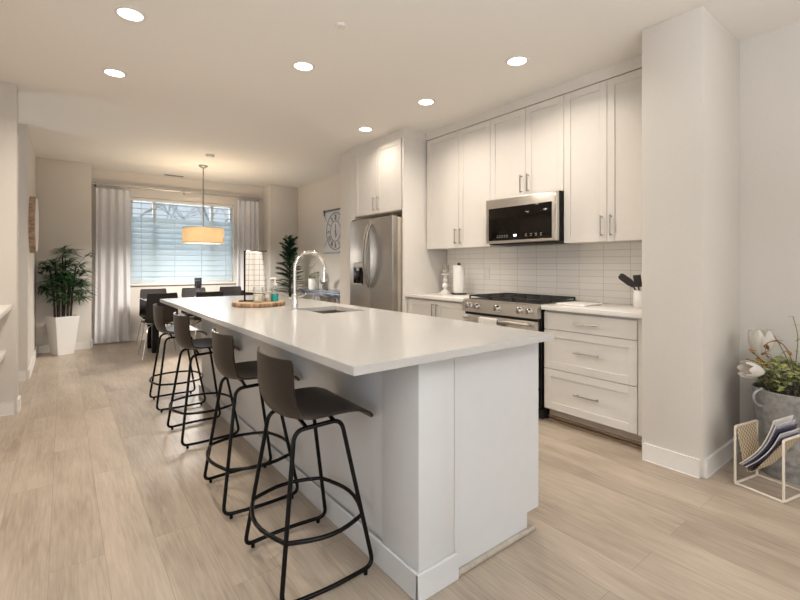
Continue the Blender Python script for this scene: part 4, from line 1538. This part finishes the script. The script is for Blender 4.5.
# ------------------------------------------------------------------ left wall: round disc and shelves
t = thing('round_wall_disc', 'round wall piece with brown patchy wooden rim and white front, on the left wall', 'wall art', (-0.30, 6.60, 1.68))
mb = MB().lathe([(0.26, 0.0), (0.325, 0.0), (0.325, 0.048), (0.315, 0.052), (0.29, 0.052)], 48, (-0.299, 6.60, 1.70), M=Matrix.Rotation(R(90), 4, 'Y'))
mb.build('rim', M_rustic, t)
MB().lathe([(0, 0.050), (0.30, 0.050), (0.312, 0.056), (0.30, 0.064), (0.2, 0.070), (0, 0.072)], 48, (-0.299, 6.60, 1.70), M=Matrix.Rotation(R(90), 4, 'Y')).build('front', M_whitem, t)
for z1, xr, lb in ((0.908, -0.335, 'white floating shelf at the left edge, upper of the two'), (0.535, -0.372, 'white floating shelf at the left edge, lower of the two')):
    o = MB().box(-0.658, xr, 3.3, 4.828, z1 - 0.04, z1, 0.002).build('wall_shelf', M_trim, loc=(-0.5, 4.06, z1 - 0.04))
    tag(o, lb, 'shelf', 'white floating shelves')

# ------------------------------------------------------------------ bucket with stems
bx, by = 3.398, 0.628
t = thing('zinc_bucket', 'tall galvanised metal bucket on the floor in the corner behind the magazine rack', 'bucket', (bx, by, 0))
MB().lathe([(0, 0), (0.138, 0), (0.142, 0.012), (0.150, 0.10), (0.153, 0.105), (0.155, 0.11), (0.178, 0.488), (0.184, 0.498), (0.178, 0.503), (0.172, 0.496), (0.145, 0.05), (0, 0.05)], 40).build('pail', M_zinc, t, world=False)
for s in (1, -1):
    d = Vector((-math.sin(YAW - PI / 2) * 0, 0, 0))
    ax = Vector((math.cos(YAW), -math.sin(YAW), 0)) * s * -1
    pts = []
    for k in range(11):
        a = -PI / 2 + PI * k / 10
        pts.append(ax * (0.172 + 0.052 * math.cos(a)) + Vector((0, 0, 0.455 + 0.05 * math.sin(a))))
    MB().tube(pts, 0.007, 8).build('handle', M_zinc, t, world=False)

TOPZ = 0.50
gp = 'stems in the zinc bucket'


def offs(r_, f_):
    return Vector((r_ * math.cos(YAW) + f_ * math.sin(YAW), -r_ * math.sin(YAW) + f_ * math.cos(YAW), 0))


rnd = random.Random(11)
t = thing('green_foliage', 'bushy light green leaves filling the top of the zinc bucket', 'foliage', (bx, by, 0.30))
m1, m2, m3 = MB(), MB(), MB()
for k in range(100):
    a = rnd.uniform(0, 2 * PI)
    r_ = 0.165 * math.sqrt(rnd.random())
    tip = Vector((r_ * 1.12 * math.cos(a), r_ * 1.12 * math.sin(a), 0.22 + rnd.uniform(0.0, 0.13)))
    m2.tube([(r_ * 0.3 * math.cos(a), r_ * 0.3 * math.sin(a), 0.0), tip * 0.6, tip], 0.0022, 4)
    for q in range(7):
        b_ = rnd.uniform(0, 2 * PI)
        mm = m1 if rnd.random() < 0.6 else m3
        mm.blade(tip + Vector((rnd.uniform(-.02, .02), rnd.uniform(-.02, .02), rnd.uniform(-0.05, 0.015))), (math.cos(b_), math.sin(b_), rnd.uniform(0.0, 0.9)), (0, 0, 1), rnd.uniform(0.035, 0.06), rnd.uniform(0.009, 0.016), 0.2, 3)
m1.build('leaves', M_green, t, world=False, ang=80)
m3.build('dark_leaves', M_sage, t, world=False, ang=80)
m2.build('stalks', M_stem, t, world=False)


def curve(p0, p1, sag, n=10):
    p0, p1 = Vector(p0), Vector(p1)
    return [p0.lerp(p1, k / n) + Vector(sag) * 4 * (k / n) * (1 - k / n) for k in range(n + 1)]


def flower(label, base, tip, sag, size, direc):
    t = thing('white_flower', label, 'flower', (bx, by, 0.30), 0, gp)
    MB().tube(curve(base, tip, sag), 0.004, 6).build('stem', M_stem, t, world=False)
    d = Vector(direc).normalized()
    q = d.rotation_difference(Vector((0, 0, 1))).inverted().to_matrix().to_4x4()
    for k in range(6):
        a = k * PI / 3
        inner = k % 2

        def pet(u, v, a=a, inner=inner):
            s = (v * 2 - 1)
            wid = 0.46 * size * math.sin(PI * (0.1 + 0.86 * u)) ** 0.8
            rad = size * (0.42 - 0.06 * inner) * math.sin(PI * (0.05 + 0.62 * u))
            ang = a + s * wid / max(0.35 * size, 1e-3) * 0.55
            p = Vector((rad * math.cos(ang), rad * math.sin(ang), size * 1.15 * u))
            return q @ p + Vector(tip)
        MB().grid(pet, 8, 6, 0.0012).build('petal', M_petal, t, world=False, ang=80)
    return t


flower('large white blossom upright at the back of the zinc bucket', (0, 0, 0.1), offs(-0.10, 0.10) + Vector((0, 0, 0.36)), (0, 0, 0.02), 0.155, (0.05, 0, 1))
flower('white blossom drooping sideways over the left rim of the zinc bucket', (0, 0, 0.1), offs(-0.195, -0.04) + Vector((0, 0, 0.315)), (0, 0, 0.04), 0.12, tuple(offs(-1, -0.1) + Vector((0, 0, 0.18))))


def budstem(label, pts, nb, kind):
    t = thing('budded_twig', label, 'twig', (bx, by, 0.30), 0, gp)
    P_ = [Vector(p) for p in pts]
    # smooth
    sm = []
    for i in range(len(P_) - 1):
        a0, a1, a2, a3 = P_[max(i - 1, 0)], P_[i], P_[i + 1], P_[min(i + 2, len(P_) - 1)]
        for k in range(6):
            f = k / 6
            sm.append(0.5 * (2 * a1 + (a2 - a0) * f + (2 * a0 - 5 * a1 + 4 * a2 - a3) * f * f + (3 * a1 - a0 - 3 * a2 + a3) * f ** 3))
    sm.append(P_[-1])
    MB().tube(sm, [0.0034 - 0.0016 * k / len(sm) for k in range(len(sm))], 6).build('stem', M_stem, t, world=False)
    mb_ = MB()
    rn = random.Random(label)
    for k in range(nb):
        i = int(len(sm) * (0.45 + 0.54 * k / max(1, nb - 1))) if nb > 1 else len(sm) - 1
        p = sm[min(i, len(sm) - 1)]
        if kind == 'bud':
            for q in range(4):
                mb_.blade(p, (rn.uniform(-1, 1), rn.uniform(-1, 1), rn.uniform(-1, .6)), (0, 0, 1), 0.038, 0.010, 0.1, 3)
        elif kind == 'lav':
            for q in range(5):
                mb_.blade(p, (rn.uniform(-1, 1), rn.uniform(-1, 1), rn.uniform(0, 1)), (0, 0, 1), 0.018, 0.005, 0.0, 2)
        else:
            for sg in (-1, 1):
                mb_.blade(p, tuple(offs(sg * rn.uniform(.6, 1), rn.uniform(-.5, .5)) + Vector((0, 0, rn.uniform(-.2, .5)))), (0, 0, 1), 0.028, 0.008, 0.1, 3)
    mb_.build('buds' if kind != 'leaf' else 'leaves', {'bud': M_rust, 'lav': M_lav, 'leaf': M_sage}[kind], t, world=False)


def off3(r_, f_, z):
    return offs(r_, f_) + Vector((0, 0, z))


budstem('arching brown twig with rust buds in front of the tall white blossom', [off3(0.02, 0, 0.1), off3(0.0, -0.02, 0.28), off3(-0.04, -0.03, 0.42), off3(-0.09, -0.02, 0.485), off3(-0.15, -0.01, 0.475), off3(-0.165, -0.01, 0.42)], 4, 'bud')
budstem('brown twig with small rust buds leaning left toward the column', [off3(-0.02, 0.03, 0.1), off3(-0.10, 0.03, 0.32), off3(-0.16, 0.03, 0.375), off3(-0.215, 0.03, 0.42)], 3, 'bud')
budstem('thin leafy twig leaning left above the drooping white blossom', [off3(-0.02, 0.06, 0.1), off3(-0.08, 0.08, 0.30), off3(-0.15, 0.09, 0.35), off3(-0.20, 0.09, 0.36)], 4, 'leaf')
budstem('tall thin twig with tiny leaves rising against the right wall', [off3(0.06, 0.05, 0.1), off3(0.05, 0.07, 0.32), off3(0.0, 0.08, 0.45), off3(-0.05, 0.09, 0.54)], 4, 'leaf')
budstem('thin leafy twig leaning right from the front of the zinc bucket', [off3(0.02, -0.03, 0.1), off3(0.06, -0.02, 0.30), off3(0.10, -0.01, 0.39), off3(0.16, 0.0, 0.50)], 6, 'leaf')
budstem('tall twig at the right edge of the picture, behind the others', [off3(0.06, 0.06, 0.1), off3(0.09, 0.07, 0.35), off3(0.11, 0.08, 0.5), off3(0.09, 0.09, 0.62)], 4, 'leaf')
for i, (r_, f_, h_) in enumerate(((-0.10, -0.07, 0.30), (-0.06, -0.10, 0.27), (0.0, -0.11, 0.25), (0.03, -0.10, 0.29))):
    budstem(['grey lavender sprig by the left handle of the zinc bucket', 'grey lavender sprig second from the left handle of the bucket', 'grey lavender sprig at the front rim of the zinc bucket', 'grey lavender sprig beside the light green leaves at the front rim'][i],
            [off3(r_ * 0.3, f_ * 0.3, 0.08), off3(r_ * 0.8, f_ * 0.8, 0.20), off3(r_, f_, h_)], 14, 'lav')

# ------------------------------------------------------------------ magazine rack
t = thing('magazine_rack', 'cream metal frame magazine rack with woven sling, in front of the bucket', 'magazine rack', (3.0, 0.795, 0), R(-12))
rt = 0.0065
ya, yb = 0.795, 0.572
xa, xb = 3.0, 3.225
HZ = 0.325
for y in (ya, yb):
    MB().tube(rounded([(xa, y, rt), (xa, y, HZ), (xb, y, HZ), (xb, y, rt)], 0.012, True, 3), rt, 8, closed=True).build('side_frame', M_cream_metal, t)
for x in (xa, xb):
    MB().tube([(x, ya, rt), (x, yb, rt)], rt, 8).build('floor_rail', M_cream_metal, t)
mb = MB()


SL = [(0.798, 0.325), (0.782, 0.22), (0.764, 0.125), (0.742, 0.088), (0.706, 0.112), (0.645, 0.205), (0.569, 0.325)]


def sling(u, v):
    i = min(int(u * 6), 5)
    f = u * 6 - i
    q = [SL[max(i - 1, 0)], SL[i], SL[i + 1], SL[min(i + 2, 6)]]
    yy, zz = [0.5 * (2 * q[1][k] + (q[2][k] - q[0][k]) * f + (2 * q[0][k] - 5 * q[1][k] + 4 * q[2][k] - q[3][k]) * f * f + (3 * q[1][k] - q[0][k] - 3 * q[2][k] + q[3][k]) * f ** 3) for k in (0, 1)]
    return Vector((xa + 0.020 + (xb - xa - 0.040) * v, yy, zz))


mb.grid(sling, 30, 6, 0.003)
mb.build('woven_sling', M_woven, t)
for i, (mt, lb, u0, rot) in enumerate(((M_cover, 'magazine with pale cover, front of the stack in the woven rack', 0.0, 0), (M_lilac, 'lilac magazine second in the woven rack', 1.0, 0), (M_navy, 'navy magazine in the middle of the woven rack', 2.0, 0), (M_paper, 'pale grey magazine next to the navy one in the rack', 3.0, 0), (M_navy, 'dark magazine lowest against the near side of the woven rack', 4.0, 0))):
    mb = MB()

    def mag(u, v, i=i):
        # u up the slope that the sling gives, v along x
        L = 0.325 - 0.014 * i
        s = u * L
        k = 4 - i
        lift = 0.0085 * k + 0.009 - 0.016 * math.sin(PI * u) + 0.010 * k * u * u
        y = 0.734 - s * 0.585 + lift * 0.81
        z = 0.106 + s * 0.811 + lift * 0.585
        return Vector((xa - 0.012 + 0.006 * i + 0.20 * v, y, z))
    mb.grid(mag, 14, 4, 0.0045)
    o = mb.build('magazine', mt, loc=(3.0, 0.795, 0.0))
    o.rotation_euler = (0, 0, R(-12))
    tag(o, lb, 'magazine', 'magazines in the rack')
